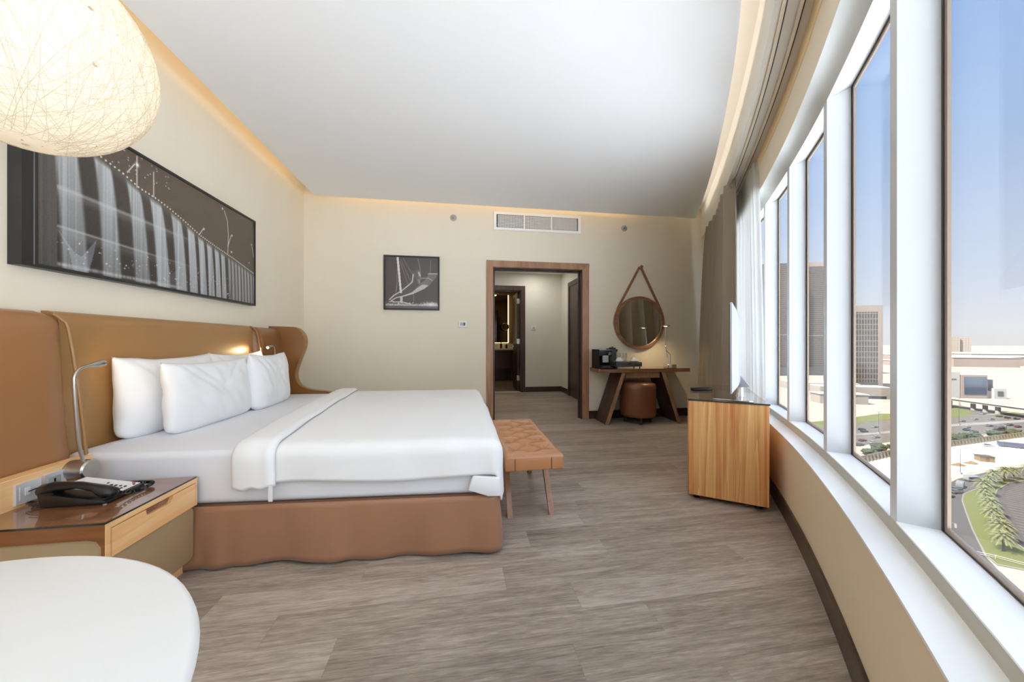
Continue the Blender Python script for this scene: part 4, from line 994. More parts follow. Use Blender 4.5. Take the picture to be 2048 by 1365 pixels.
# handset lying along the left side
hz = lambda x: ztop(x)
hs = B()
def hring(x, zc, hw_, hh): return [(x, 1.604 + hw_ * math.cos(a), zc + hh * math.sin(a)) for a in [2 * PI * k / 14 for k in range(14)]]
hs.loft([hring(-1.625, ZN + .062, .018, .012), hring(-1.62, ZN + .064, .026, .022), hring(-1.585, ZN + .068, .028, .026), hring(-1.56, ZN + .075, .024, .017), hring(-1.50, ZN + .076, .021, .012),
         hring(-1.44, ZN + .062, .022, .013), hring(-1.42, ZN + .05, .027, .021), hring(-1.40, ZN + .044, .028, .022), hring(-1.378, ZN + .04, .024, .017), hring(-1.372, ZN + .039, .016, .010)])
obj('handset', hs, M['black'], ph, smooth=60)
for x in (-1.59, -1.412): obj('cradle', B().box(x - .019, x + .019, 1.578, 1.63, ztop(x) - .01, ztop(x) + .003), M['black_matte'], ph)
for y in (py0 + .012, py1 - .012): obj('foot', B().lathe([(0, 0), (.006, 0), (.006, .006), (0, .006)], (px1 - .012, y, ZN), 10), M['grey_light'], ph)
cc = []
for i in range(220):
    t_ = i / 219; a = t_ * 2 * PI * 26
    p = spline([(-1.378, 1.60, ZN + .04), (-1.36, 1.66, ZN + .016), (-1.355, 1.72, ZN + .014), (-1.365, 1.758, ZN + .016), (-1.40, 1.768, ZN + .016), (-1.46, 1.77, ZN + .016)], 40)
    q = p[int(t_ * (len(p) - 1))]; cc.append((q[0] + .006 * math.cos(a), q[1] + .003 * math.cos(a), q[2] + .006 * math.sin(a)))
obj('coiled_cord', B().tube(cc, .0022, 5), M['black'], ph, smooth=60)
ln = thing('phone_cable', 'coiled black line cable bundled behind the telephone', 'cable', (-1.64, 1.61, ZN))
k_ = B()
for q in range(5):
    k_.tube([(-1.615 + (.04 + .003 * q) * math.cos(a * PI / 10) + .004 * math.sin(q), 1.606 + (.018 + .002 * q) * math.sin(a * PI / 10), ZN + .004 + .004 * q + .003 * math.sin(a * PI / 5 + q)) for a in range(20)], .0022, 5, closed=True)
obj('bundle', k_, M['black'], ln, smooth=60)
obj('cord', B().tube(spline([(XP + .006, 1.632, .506), (-1.67, 1.645, .515), (-1.645, 1.655, .505), (-1.63, 1.65, ZN + .03), (-1.612, 1.63, ZN + .02)], 8), .0023, 6), M['black'], ln, smooth=60)

# reading lamps
M['led_lens'] = emit('reading_lamp_lens', S(255, 232, 190), 25)
def reading_lamp(label, pts, base, head0, head1, axis_len=.075, r=.043):
    t = thing('reading_lamp', label, 'lamp', base, group='gooseneck reading lamps')
    obj('base', B().lathe([(0, 0), (r, 0), (r, axis_len - .006), (r - .006, axis_len), (0, axis_len)], base, 36, 'x'), M['steel'], t, smooth=30)
    obj('gooseneck', B().tube(spline(pts, 8), .0065, 10), M['steel'], t, smooth=60)
    h0, h1 = Vector(head0), Vector(head1); d = (h1 - h0)
    lh = obj('lamp_head', B().tube([h0 - d * .25, h0, h0 + d * .35, h0 + d * .8, h1], [.0065, .009, .013, .016, .0145], 14), M['steel'], t, smooth=60)
    obj('lens', B().tube([h1 - d * .02, h1 + d * .03], .0105, 14), M['led_lens'], lh)
    return h1, d.normalized()
L1 = reading_lamp('brushed steel gooseneck reading lamp on the bedside back board', [(-1.655, 1.789, .565), (-1.66, 1.780, .62), (-1.66, 1.772, .67), (-1.66, 1.762, .80), (-1.66, 1.756, .92), (-1.66, 1.760, .958), (-1.66, 1.779, .982), (-1.66, 1.80, .990), (-1.66, 1.818, .993)],
                  (-1.702, 1.792, .533), (-1.66, 1.818, .993), (-1.655, 1.876, 1.003))
L2 = reading_lamp('brushed steel gooseneck reading lamp lit by the far side of the headboard', [(-1.775, 3.60, .62), (-1.765, 3.60, .80), (-1.765, 3.60, .98), (-1.765, 3.59, 1.04), (-1.765, 3.57, 1.058), (-1.768, 3.555, 1.062)],
                  (-1.785, 3.60, .60), (-1.768, 3.55, 1.062), (-1.775, 3.495, 1.05), .03)

# ------------------------------------------------------------------ bench at the foot of the bed
bn = thing('bench', 'tufted tan leather bench at the foot of the bed', 'bench', (.44, 2.45, 0))
gx0, gx1, gy0, gy1, gz0, gz1 = .262, .622, 1.985, 2.95, .335, .43
b = B()
def seat_top(u, w):
    x = gx0 + (gx1 - gx0) * u; y = gy0 + (gy1 - gy0) * w
    eu = min(u, 1 - u) * (gx1 - gx0); ew = min(w, 1 - w) * (gy1 - gy0)
    r = .02; rd = 0
    for e in (eu, ew):
        if e < r: rd += r - math.sqrt(max(0, r * r - (r - e) ** 2))
    p, q = u * 2.0, w * 6.0 + .5
    A = abs(math.sin(PI * (p + q) / 1.0 * .5 * 2)); Bv = abs(math.sin(PI * (p - q) * 1.0))
    fade = min(1, max(0, (eu - .03) / .04)) * min(1, max(0, (ew - .055) / .05))
    h = .021 * ((A * Bv) ** .4 - 1) * fade
    return (x, y, gz1 - rd + h)
b.grid(seat_top, 90, 180)
def rim_(k): return None
seat = obj('seat_top', b, M['bench_leather'], bn, smooth=80)
obj('seat_side', B().box(gx0 + .0015, gx1 - .0015, gy0 + .0015, gy1 - .0015, gz0, gz1 - .019), M['bench_leather'], bn, bevel=.008, seg=3)
for x in (gx1 - .078, gx0 + .06): obj('seam', B().box(x, x + .0025, gy0 - .0008, gy0 + .004, gz0 + .004, gz1 - .02), M['walnut_dark'], bn)
for x in (.312, .58):
    for yb, yt in ((2.115, 2.36), (2.82, 2.575)):
        w_ = .034; d_ = .022
        obj('leg', B().hexa([(x - w_ / 2, yb - d_ / 2, 0), (x + w_ / 2, yb - d_ / 2, 0), (x + w_ / 2, yb + d_ / 2, 0), (x - w_ / 2, yb + d_ / 2, 0)], [(x - w_ / 2, yt - d_, gz0), (x + w_ / 2, yt - d_, gz0), (x + w_ / 2, yt + d_, gz0), (x - w_ / 2, yt + d_, gz0)]), M['walnut'], bn)
obj('rail', B().box(.33, .597, 2.44, 2.5, gz0 - .03, gz0), M['walnut_dark'], bn)

# ------------------------------------------------------------------ round white table and pendant
rt = thing('round_table', 'round white table in the near left corner', 'table', (-.70, .245, 0))
tc = (-.70, .245, 0)
obj('tabletop', B().lathe([(0, .712), (.425, .712), (.441, .720), (.446, .728), (.443, .737), (.437, .74), (0, .74)], tc, 96), M['table_white'], rt, smooth=50)
obj('column', B().lathe([(0, .012), (.05, .02), (.035, .06), (.03, .69), (.09, .71), (0, .712)], tc, 32), M['table_white'], rt, smooth=40)
obj('base', B().lathe([(0, 0), (.26, 0), (.26, .008), (.06, .02), (0, .022)], tc, 48), M['table_white'], rt, smooth=40)

pd = thing('pendant_lamp', 'large glowing globe pendant lamp of woven fibre, upper left', 'lamp', (-1.384, 1.325, 2.062))
pc = Vector((-1.384, 1.325, 2.062)); pa, pk = .302, 1.074
b = B(); n = 72
prof = []
for i in range(49):
    th_ = .03 + (PI - .16) * i / 48
    prof.append((pa * math.sin(th_), -pa * pk * math.cos(th_)))
b.lathe(prof, pc, n)
bm_ = b.b; bmesh.ops.delete(bm_, geom=[f for f in bm_.faces if len(f.verts) > 4 and f.calc_center_median().z > pc.z], context='FACES')
obj('shade', b, M['shade'], pd, smooth=80)
M['fibre'] = mat('pendant_strands', S(214, 202, 176), .8, var=.1)
rnd = random.Random(4); b = B()
for i in range(230):
    nz_ = Vector((rnd.gauss(0, 1), rnd.gauss(0, 1), rnd.gauss(0, .8))).normalized(); x_ = nz_.orthogonal().normalized(); y_ = nz_.cross(x_)
    h_ = rnd.uniform(-.55, .55); r_ = math.sqrt(1 - h_ * h_); a0 = rnd.uniform(0, 6.28); pts = []
    for k in range(30):
        a_ = a0 + k / 29 * 3.6; q_ = nz_ * h_ + (x_ * math.cos(a_) + y_ * math.sin(a_)) * r_
        if q_.z > .98 or q_.z < -.98: continue
        pts.append(pc + Vector((q_.x * pa, q_.y * pa, q_.z * pa * pk)) * 1.003)
    if len(pts) > 4: b.tube(pts, .00055, 3, cap=False)
obj('fibre_strands', b, M['fibre'], pd)
M['globe_bulb'] = emit('pendant_bulb', S(255, 236, 200), 3)
obj('bulb', B().sphere((pc.x, pc.y, pc.z + .06), .04, 10), M['globe_bulb'], pd, smooth=60)
obj('cord', B().tube([(pc.x, pc.y, pc.z + .09), (pc.x, pc.y, 2.9)], .003, 6), M['white_plastic'], pd)
obj('ceiling_rose', B().lathe([(0, 0), (.06, 0), (.06, -.02), (.02, -.03), (0, -.03)], (pc.x, pc.y, 2.9), 24), M['white_plastic'], pd, smooth=40)
# ------------------------------------------------------------------ the city far below the windows
G = -59.0
GA = .155      # daylight out here is far stronger than indoors
def mat_b(name, col, *a, **k): return mat(name, tuple(x * .34 for x in col[:3]) + (1,), *a, **k)
def mat_out(name, col, *a, **k): return mat(name, tuple(x * GA for x in col[:3]) + (1,), *a, **k)
M['sand'] = mat('desert_sand', (.20, .165, .125, 1), .9, var=.12, vscale=.02, bump=0)
M['lot'] = mat('pale_gravel_lot', (.82, .78, .70, 1), .9, var=.05, vscale=.05)
M['asphalt'] = mat_out('asphalt', S(134, 122, 112), .85, var=.12, vscale=.2)
M['asphalt_light'] = mat_out('worn_asphalt', S(168, 152, 134), .85, var=.15, vscale=.1)
M['grass'] = mat_out('lawn_grass', S(172, 178, 44), .95, var=.3, vscale=.6)
M['marking'] = mat_out('road_paint', S(235, 232, 224), .8)
M['kerb'] = mat_out('kerb_stone', S(230, 220, 200), .8)
M['hedge'] = mat_out('shrub_leaves', S(110, 122, 52), .9, var=.5, vscale=1.2)
M['palm_leaf'] = mat_b('palm_leaves', S(158, 160, 100), .8, var=.35, vscale=2)
M['palm_trunk'] = mat_out('palm_trunk', S(128, 106, 80), .9, var=.3, vscale=3)
M['concrete'] = mat_b('concrete', S(198, 184, 164), .85, var=.1, vscale=.3)
M['concrete_white'] = mat_b('white_render', S(232, 224, 212), .8, var=.04, vscale=.1)
M['concrete_grey'] = mat_out('grey_cladding', S(150, 142, 138), .7, var=.06, vscale=.2)
M['wall_buff'] = mat_out('boundary_wall_buff', S(190, 172, 134), .85, var=.1, vscale=.5)
M['pink'] = mat_b('warehouse_wall', S(206, 182, 164), .85, var=.1, vscale=.05)
M['roof_white'] = mat_b('warehouse_roof', S(240, 234, 226), .8, var=.03, vscale=.02)
M['car_white'] = mat_out('car_paint_white', S(236, 234, 230), .3, coat=.4)
M['car_dark'] = mat_out('car_paint_dark', S(62, 58, 58), .3, coat=.4)
M['car_red'] = mat_out('car_paint_red', S(176, 92, 70), .3, coat=.4)
M['car_silver'] = mat_out('car_paint_silver', S(176, 174, 172), .3, metal=.3, coat=.4)
M['car_glass'] = mat_out('car_glass', S(40, 42, 46), .1)
M['yellow'] = mat_out('site_cabin_yellow', S(216, 172, 92), .7, var=.15, vscale=1)
M['bus_blue'] = mat_out('bus_paint', S(128, 136, 170), .4)

def grid_mat(name, glass, mull, fw, fh, mw, mh, glossy=.25, kf=None):
    """façade of glass panels in a grid; object axes, z up"""
    m = bpy.data.materials.new(name); t = NT(m)
    tc = t.new('ShaderNodeTexCoord'); sx = t.new('ShaderNodeSeparateXYZ'); t.link(tc.outputs['Object'], sx.inputs[0])
    u = t.math('FRACT', t.math('DIVIDE', t.math('ADD', t.math('ADD', sx.outputs[0], sx.outputs[1]), 500.0), fw)); w = t.math('FRACT', t.math('DIVIDE', t.math('ADD', sx.outputs[2], 500.0), fh))
    e = t.math('MAXIMUM', t.math('LESS_THAN', u, mw), t.math('LESS_THAN', w, mh))
    n = t.noise(t.coords((.08, .08, .05)), 1, 2)
    kf = kf or GA
    glass = tuple(x * kf for x in glass[:3]) + (1,); mull = tuple(x * kf for x in mull[:3]) + (1,)
    g2 = tuple(x * .75 for x in glass[:3]) + (1,)
    t.done(t.bsdf(t.mix(e, t.mix(n, glass, g2), mull), glossy, 0, .4).outputs[0]); return m
M['facade_office'] = grid_mat('office_facade', S(122, 98, 80), S(255, 236, 210), 3.3, 7.2, .24, .12)
M['facade_tower'] = grid_mat('apartment_facade', S(118, 96, 76), S(206, 176, 144), 40.0, 3.6, .0, .42, .4)
M['facade_blue'] = grid_mat('blue_glass_facade', S(96, 124, 160), S(150, 156, 164), 5.2, 8.4, .06, .07, .1)
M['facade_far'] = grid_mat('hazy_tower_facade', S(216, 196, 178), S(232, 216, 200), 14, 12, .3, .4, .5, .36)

def flat(name, pts, z, m, label=None, cat=None):
    b = bmesh.new(); b.faces.new([b.verts.new((x, y, G + z)) for x, y in pts])
    o = obj(name, b, m); o['kind'] = 'structure'
    if label: o['label'] = label; o['category'] = cat
    return o
flat('ground', [(-4000, -4000), (9000, -4000), (9000, 9000), (-4000, 9000)], 0, M['sand'], 'pale desert ground stretching to the horizon', 'ground')
M['bounce_sheet'] = mat('white_bounce_sheet', S(236, 241, 248), .8, var=.03, vscale=.02)  # unseen reflector added to throw sunlight up onto the ceiling
flat('ground_bounce_sheet', [(8, 2), (420, 118), (3000, 300), (3000, -3000), (-900, -3000), (-8, -6)], .04, M['bounce_sheet'], 'added white ground sheet bouncing daylight up into the room', 'ground')
flat('road_highway', [(-400, 150), (215, 163), (256, 168.5), (311, 174), (376, 172), (900, 150), (900, 232), (465, 220), (388, 218.5), (330, 219), (290, 216), (-400, 190)], .05, M['asphalt_light'], 'wide highway crossing below', 'road')
flat('trim_median', [(-400, 170), (273, 184), (350, 193), (430, 195), (900, 183), (900, 190), (430, 201), (350, 198), (270, 187), (-400, 173)], .1, M['kerb'], 'pale central reservation of the highway', 'road')
hm = bmesh.new()
def dash(b, p, q, w=.25, z=.1):
    p, q = Vector(p), Vector(q); d = (q - p).normalized(); n = Vector((-d.y, d.x)) * w / 2
    b.faces.new([b.verts.new((v.x, v.y, G + z)) for v in (p - n, q - n, q + n, p + n)])
for yy in (176.5, 181, 186.5, 205, 209.5, 213.5):
    for i in range(60):
        x = 200 + i * 9; dash(hm, (x, yy - 2.5 + (x - 250) * .012), (x + 4, yy - 2.5 + (x + 4 - 250) * .012), .3)
o = obj('trim_lane_markings', hm, M['marking']); struct(o, 'white lane dashes on the highway', 'road marking')
flat('ground_lot', [(100, 95), (216, 120), (237, 124.4), (258, 127), (276, 128.5), (420, 118), (420, 162), (350, 163.5), (283, 155.5), (225, 146.5), (189, 138.5), (90, 120)], .06, M['lot'], 'blinding white gravel lot', 'ground')
flat('road_access', [(60, 30), (130, 60), (146, 74.8), (154, 80.2), (162.4, 85.8), (177, 95), (188, 101.7), (197, 106), (206, 108.5), (216, 108), (231, 112.9), (244, 114.8), (300, 110), (300, 123), (258, 125), (237, 122), (216, 118.4), (195, 112), (150, 95), (60, 60)], .08, M['asphalt'], 'grey access road bending round the lawn', 'road')
gl = [(204.7, 108.1), (196.2, 105.9), (187.8, 101.7), (176.9, 94.9), (162.4, 85.7), (154.1, 80.1), (146.4, 74.7), (143, 71), (150, 66), (160, 73.2), (163.5, 77.5), (176, 85.3), (192, 94.5), (201, 100.9), (215.6, 107.0), (231.3, 111.5), (252, 113.2), (252, 115.2), (243.8, 115.0), (231.3, 114), (216, 110.3)]
lw = flat('lawn', gl, .22, M['grass'], 'bright green lawn strip planted with palms', 'lawn')
obj('kerb', B().tube([(x, y, G + .18) for x, y in gl], .22, 5, closed=True), M['kerb'], None).parent = lw
flat('car_park', [(150, 60), (150, 65.5), (160, 73), (163.5, 77.4), (176, 85.2), (192, 94.4), (201, 100.8), (215.6, 106.9), (231.3, 111.4), (252, 113), (300, 108), (300, 40), (200, 20)], .1, M['asphalt'], 'asphalt car park beyond the palm row', 'car park')
mk = bmesh.new()
bay = [(164.5, 76), (177, 84), (193, 93.2), (202, 99.5), (216.5, 105.8), (232, 110), (252, 111.6)]
def along(P, d):
    for p, q in zip(P[:-1], P[1:]):
        L = math.dist(p, q)
        if d <= L: t_ = d / L; return (p[0] + (q[0] - p[0]) * t_, p[1] + (q[1] - p[1]) * t_), ((q[0] - p[0]) / L, (q[1] - p[1]) / L)
        d -= L
    return None
dd = 0
while along(bay, dd):
    (x, y), (tx, ty) = along(bay, dd); dash(mk, (x + ty * .5, y - tx * .5), (x + ty * 5, y - tx * 5), .3, .14)
    dash(mk, (x + ty * 13, y - tx * 13), (x + ty * 13.9, y - tx * 13.9), .5, .14); dd += 3.0
left = [(146, 78), (160, 87), (175, 97), (186, 104)]
dd = 0
while along(left, dd):
    (x, y), (tx, ty) = along(left, dd); dash(mk, (x - ty * 5.5, y + tx * 5.5), (x - ty * 9, y + tx * 9), .3, .14); dd += 2.8
dash(mk, (158, 87), (162, 89.3), .5, .14); dash(mk, (162, 89.3), (161.2, 90.6), .5, .14)
struct(obj('trim_parking_marks', mk, M['marking']), 'white parking bay lines', 'road marking')
flat('lawn_roundabout', [(388, 219), (395, 213.5), (412, 219), (432, 228), (446, 239), (452, 250), (430, 252), (400, 240)], .12, M['grass'], 'green patch beside the slip road', 'lawn')
flat('lawn_verge', [(427.7, 215.5), (470, 218), (470, 224), (449, 222)], .12, M['grass'], 'green verge below the overpass', 'lawn')
flat('lawn_tower', [(240, 202), (281, 208), (334, 218.5), (362, 232), (350, 237), (303, 226), (240, 216)], .12, M['grass'], 'green verge across the highway in front of the glass office block', 'lawn')
flat('road_slip', [(330, 219), (388, 218.6), (430, 220), (470, 226), (455, 262), (440, 262), (446, 238), (420, 224), (380, 226)], .09, M['asphalt_light'], 'slip road curving off the highway', 'road')

# boundary wall with buttresses
bw = thing('boundary_wall', 'buff boundary wall with buttresses between highway and white lot', 'wall', (283, 157, G))
wl = [(150, 130), (189, 140.3), (225, 148.2), (283, 157), (350, 164.8), (430, 165)]
b = B()
for p, q in zip(wl[:-1], wl[1:]): b.bar((p[0], p[1], G + 1.5), (q[0], q[1], G + 1.5), .5, 3.0)
obj('wall', b, M['wall_buff'], bw)
b = B(); dd = 0
while along(wl, dd):
    (x, y), (tx, ty) = along(wl, dd); b.hexa([(x + ty * q - tx * .3, y - tx * q - ty * .3, G) for q in (.2, 1.6)] + [(x + ty * q + tx * .3, y - tx * q + ty * .3, G) for q in (1.6, .2)], [(x + ty * q - tx * .3, y - tx * q - ty * .3, G + 2.8) for q in (.2, .4)] + [(x + ty * q + tx * .3, y - tx * q + ty * .3, G + 2.8) for q in (.4, .2)]); dd += 3.2
obj('buttresses', b, M['wall_buff'], bw)

def shrub(x, y, r, h, label):
    b = B(); sd = random.random() * 50
    def fn(u, w):
        th_, p = 2 * PI * u, PI * w
        d = Vector((math.sin(p) * math.cos(th_), math.sin(p) * math.sin(th_), -math.cos(p)))
        k = 1 + .38 * noise.noise(d * 2.2 + Vector((sd, 0, 0))) + .22 * noise.noise(d * 6 + Vector((0, sd, 0)))
        return (x + d.x * r * k, y + d.y * r * .7 * k, G + h * .45 + d.z * h * .5 * k)
    b.grid(fn, 28, 16, cu=True)
    tag(obj('shrub', b, M['hedge'], smooth=30), label, 'shrub', 'shrubs along the boundary wall')
for x, y, r, h, lab in ((299, 165, 4.5, 4.0, 'broad shrub behind the wall, first past the window frame in the nearest window'), (309, 166.5, 3.2, 4, 'shrub behind the wall beside the red car'), (319, 167, 3.6, 3.2, 'low pale shrub behind the wall, left of the tanker lorry'),
                        (339, 169, 4.5, 3.6, 'long shrub behind the wall below the tanker lorry'), (356, 170, 4.6, 3.8, 'rightmost shrub behind the boundary wall'),
                        (217, 151.5, 3.6, 3.2, 'leftmost low shrub by the wall in the second window'), (228, 155, 4, 4.6, 'rounded tree-like shrub by the wall in the second window'), (243, 157, 4, 3.2, 'right-hand shrub by the wall in the second window')):
    shrub(x, y, r, h, lab)

# cars: one shape, linked copies with their own paint
def car_mesh(paint):
    t = thing('car', 'x', 'car', (0, 0, 0))
    pr = [(-2.25, .35), (2.25, .35), (2.3, .7), (2.1, .92), (1.2, 1.0), (-1.6, 1.02), (-2.2, .95), (-2.3, .7)]
    obj('body', B().loft([[(x, y, z * (1 if abs(y) < .86 else .97)) for x, z in pr] for y in (-.9, -.82, .82, .9)]).loft([[(x, y, z) for x, z in ((-1.35, 1.40), (.35, 1.40), (.3, 1.46), (-1.2, 1.47))] for y in (-.62, .62)]), paint, t, smooth=30)
    obj('windows', B().hexa([(-1.75, -.8, 1.0), (1.2, -.8, 1.0), (1.2, .8, 1.0), (-1.75, .8, 1.0)], [(-1.3, -.64, 1.41), (.35, -.64, 1.41), (.35, .64, 1.41), (-1.3, .64, 1.41)]), M['car_glass'], t)
    w = B()
    for x in (-1.4, 1.4):
        for y in (-.88, .7): w.lathe([(0, 0), (.33, 0), (.33, .18), (0, .18)], (x, y, .33), 12, 'y')
    obj('wheels', w, M['black_matte'], t)
    return t
protos = {k: car_mesh(M['car_' + k]) for k in ('white', 'dark', 'red', 'silver')}
used = set()
def car(kind, x, y, rz, label, grp='cars on the highway', sc_=1.0):
    p = protos[kind]
    if kind not in used:
        used.add(kind); o = p; o.location = (x, y, G + .08); o.rotation_euler = (0, 0, rz); o.scale = (sc_,) * 3; o['label'] = label; o['group'] = grp
    else: o = dup(p, (x, y, G + .08), rz, sc_, label, grp)
    return o
for kd, x, y, lab in (
    ('white', 376.4, 198.4 + 5.5, 'white car nearest the central reservation on the far carriageway, seen through the nearest window'),
    ('white', 393.9, 206.5, 'white car just behind another white one on the far carriageway'),
    ('white', 406.4, 204.8, 'white car alone in the middle of the far carriageway'),
    ('dark', 428.3, 211.5, 'dark car in the outermost lane of the far carriageway'),
    ('dark', 427.2, 206.8, 'dark car leading a pair at the right on the far carriageway'),
    ('dark', 428.3, 202.8, 'dark car at the right edge of view on the far carriageway'),
    ('silver', 373.5, 188.9, 'silver car beside the reservation on the near carriageway'),
    ('silver', 391.4, 188.4, 'silver car right of the tanker lorry on the near carriageway'),
    ('red', 388.7, 183.6, 'small dark red car right of the tanker lorry'),
    ('white', 350.4, 187.5, 'white car beside a dark one at the left of the near carriageway'),
    ('dark', 340.1, 182.2, 'dark car below a white one at the left of the near carriageway'),
    ('dark', 337.9, 177.4, 'dark car in the middle of the near carriageway'),
    ('red', 323.8, 173.6, 'reddish car half hidden by shrubs'),
    ('white', 330.9, 174.6, 'white car next to the reddish one by the shrubs'),
    ('white', 348.1, 176.8, 'white car left of the tanker lorry near the shrubs'),
    ('white', 435.3, 225.4, 'white car leading on the slip road'),
    ('white', 430.8, 221.4, 'white car following on the slip road'),
    ('dark', 271.5, 194.1, 'dark car on the far carriageway at the left of the second window'),
    ('dark', 267.0, 189.5, 'lower dark car at the left of the second window'),
    ('white', 288.7, 198.5, 'white car at the top of the highway in the second window'),
    ('white', 258.2, 177.0, 'white car in mid highway in the second window'),
    ('white', 242.4, 167.8, 'white car near the shrubs in the second window'),
    ('red', 241.6, 172.4, 'dark red car at the left in the second window'),
    ('silver', 229.7, 165.2, 'silver car lowest at the left in the second window')):
    car(kd, x, y, R_(4 + random.uniform(-2, 2)), lab)
car('silver', 195.2, 107.3, R_(-2), 'parked silver car beside the lawn tip, third from the van', 'parked cars by the lawn')
car('dark', 186.2, 104.9, R_(-4), 'parked dark car at the window frame below the vans', 'parked cars by the lawn')
car('silver', 198.6, 109.4, R_(0), 'parked silver car touching the lawn tip', 'parked cars by the lawn')
vn = thing('van', 'white minibus at the top of the access road', 'van', (219, 115.5, G + .08), R_(-12))
Mv = WM[vn.name]
def van_parts(t, Mv, L):
    obj('body', B().hexa([tuple(Mv @ Vector(p)) for p in ((-L, -1, .4), (L, -1, .4), (L, 1, .4), (-L, 1, .4))], [tuple(Mv @ Vector(p)) for p in ((-L, -.95, 2.4), (L - .9, -.95, 2.4), (L - .9, .95, 2.4), (-L, .95, 2.4))]), M['car_white'], t, bevel=.12)
    obj('windows', B().box(-L + .4, L - 1.0, -1.0, -.96, 1.35, 2.0, M=Mv).box(-L + .4, L - 1.0, .96, 1.0, 1.35, 2.0, M=Mv), M['car_glass'], t)
    obj('wheels', B().lathe([(0, -1), (.38, -1), (.38, 1), (0, 1)], tuple(Mv @ Vector((-L + 1, 0, .38))), 12, 'y').lathe([(0, -1), (.38, -1), (.38, 1), (0, 1)], tuple(Mv @ Vector((L - 1, 0, .38))), 12, 'y'), M['black_matte'], t)
van_parts(vn, Mv, 2.9)
v2 = thing('van', 'white people carrier behind the minibus on the access road', 'van', (205, 111.6, G + .08), R_(24)); van_parts(v2, WM[v2.name], 2.4)
tl = thing('tanker_lorry', 'grey tanker lorry on the near carriageway', 'lorry', (364, 179.5, G + .08), R_(4)); Mt2 = WM[tl.name]
obj('tank', B().loft([[tuple(Mt2 @ Vector((x, 1.2 * math.cos(a), 2.3 + 1.2 * math.sin(a)))) for a in [2 * PI * k / 14 for k in range(14)]] for x in (-4.5, 2.0)]), M['concrete_grey'], tl, smooth=40)
obj('cab', B().box(2.4, 4.6, -1.2, 1.2, .5, 3.0, M=Mt2), M['car_white'], tl, bevel=.15)
obj('chassis', B().box(-4.6, 4.4, -1.1, 1.1, .4, 1.1, M=Mt2), M['car_dark'], tl)
bu = thing('bus', 'blue-grey bus parked alone on the white lot', 'bus', (311, 149.0, G + .06), R_(-42)); Mb = WM[bu.name]
obj('body', B().box(-5, 5, -1.2, 1.2, .4, 2.9, M=Mb), M['bus_blue'], bu, bevel=.15)
obj('roof', B().box(-4.9, 4.9, -1.1, 1.1, 2.9, 3.0, M=Mb), M['car_white'], bu); obj('wheels', B().box(-3.6, -2.8, -1.22, 1.22, 0, .8, M=Mb).box(2.8, 3.6, -1.22, 1.22, 0, .8, M=Mb), M['black_matte'], bu)
car('white', 301, 152.5, R_(-30), 'white car parked by the blue-grey bus on the white lot', 'parked cars by the lawn')
hu = thing('site_cabin', 'small yellow site cabin on the white lot', 'cabin', (261.6, 134, G + .06), R_(-30)); Mh = WM[hu.name]
obj('walls', B().box(-2.6, 2.6, -1.8, 1.8, 0, 2.6, M=Mh), M['yellow'], hu)
obj('roof', B().box(-2.9, 2.9, -2.1, 2.1, 2.6, 2.9, M=Mh), M['palm_trunk'], hu); obj('door', B().box(-.6, .6, -1.85, -1.8, 0, 2.1, M=Mh), M['car_red'], hu)
for x, y, lab in ((240.5, 131.5, 'mound of ochre sand at the left of the white lot'), (250.5, 132.6, 'paler ochre sand mound between the first mound and the site cabin')):
    tag(obj('sand_mound', B().grid(lambda u, w: (x + 3.6 * w * math.cos(2 * PI * u), y + 2 * w * math.sin(2 * PI * u), G + .07 + 1.1 * (1 - w) * (1 + .3 * math.sin(9 * u))), 24, 6, cu=True), M['yellow'], smooth=60), lab, 'sand mound')

# palms
def palm_proto():
    t = thing('date_palm', 'x', 'palm', (0, 0, 0)); rnd = random.Random(11)
    obj('trunk', B().tube([(0, 0, 0), (.05, 0, 1.5), (.02, .05, 3.0), (0, 0, 4.6)], [.3, .24, .24, .3], 9), M['palm_trunk'], t, smooth=60)
    b = bmesh.new()
    def tri(*p): b.faces.new([b.verts.new(q) for q in p])
    for k in range(46):
        az = k * 2.399; el = 1.25 - 1.75 * (k / 46); L = 2.7 + .5 * rnd.random()
        d = Vector((math.cos(az), math.sin(az), 0)); n = Vector((-d.y, d.x, 0)); pts = []
        for i in range(9):
            s = i / 8 * L; drop = .20 * s * s
            pts.append(Vector((0, 0, 4.6)) + d * (s * math.cos(el) * 1.0) + Vector((0, 0, s * math.sin(el) - drop)))
        for i in range(8):
            p, q = pts[i], pts[i + 1]; w = .035; up_ = Vector((0, 0, 1))
            b.faces.new([b.verts.new(v) for v in (p - n * w, p + n * w, q + n * w, q - n * w)])
            if i >= 1:
                for h_ in (0, .2, .4, .6, .8):
                    m_ = p.lerp(q, h_); l_ = .62 * math.sin(PI * min(1, (i + h_) / 8.2)) + .1; dr = (q - p).normalized()
                    for sg in (-1, 1): tri(m_, m_ + dr * .065, m_ + n * sg * l_ * .8 + dr * l_ * .75 - up_ * .12 * l_)
    obj('crown', b, M['palm_leaf'], t); return t
pp = palm_proto()
ords = ['front', 'second', 'third', 'fourth', 'fifth', 'sixth', 'seventh', 'eighth', 'ninth', 'tenth', 'third from last', 'second from last', 'last']
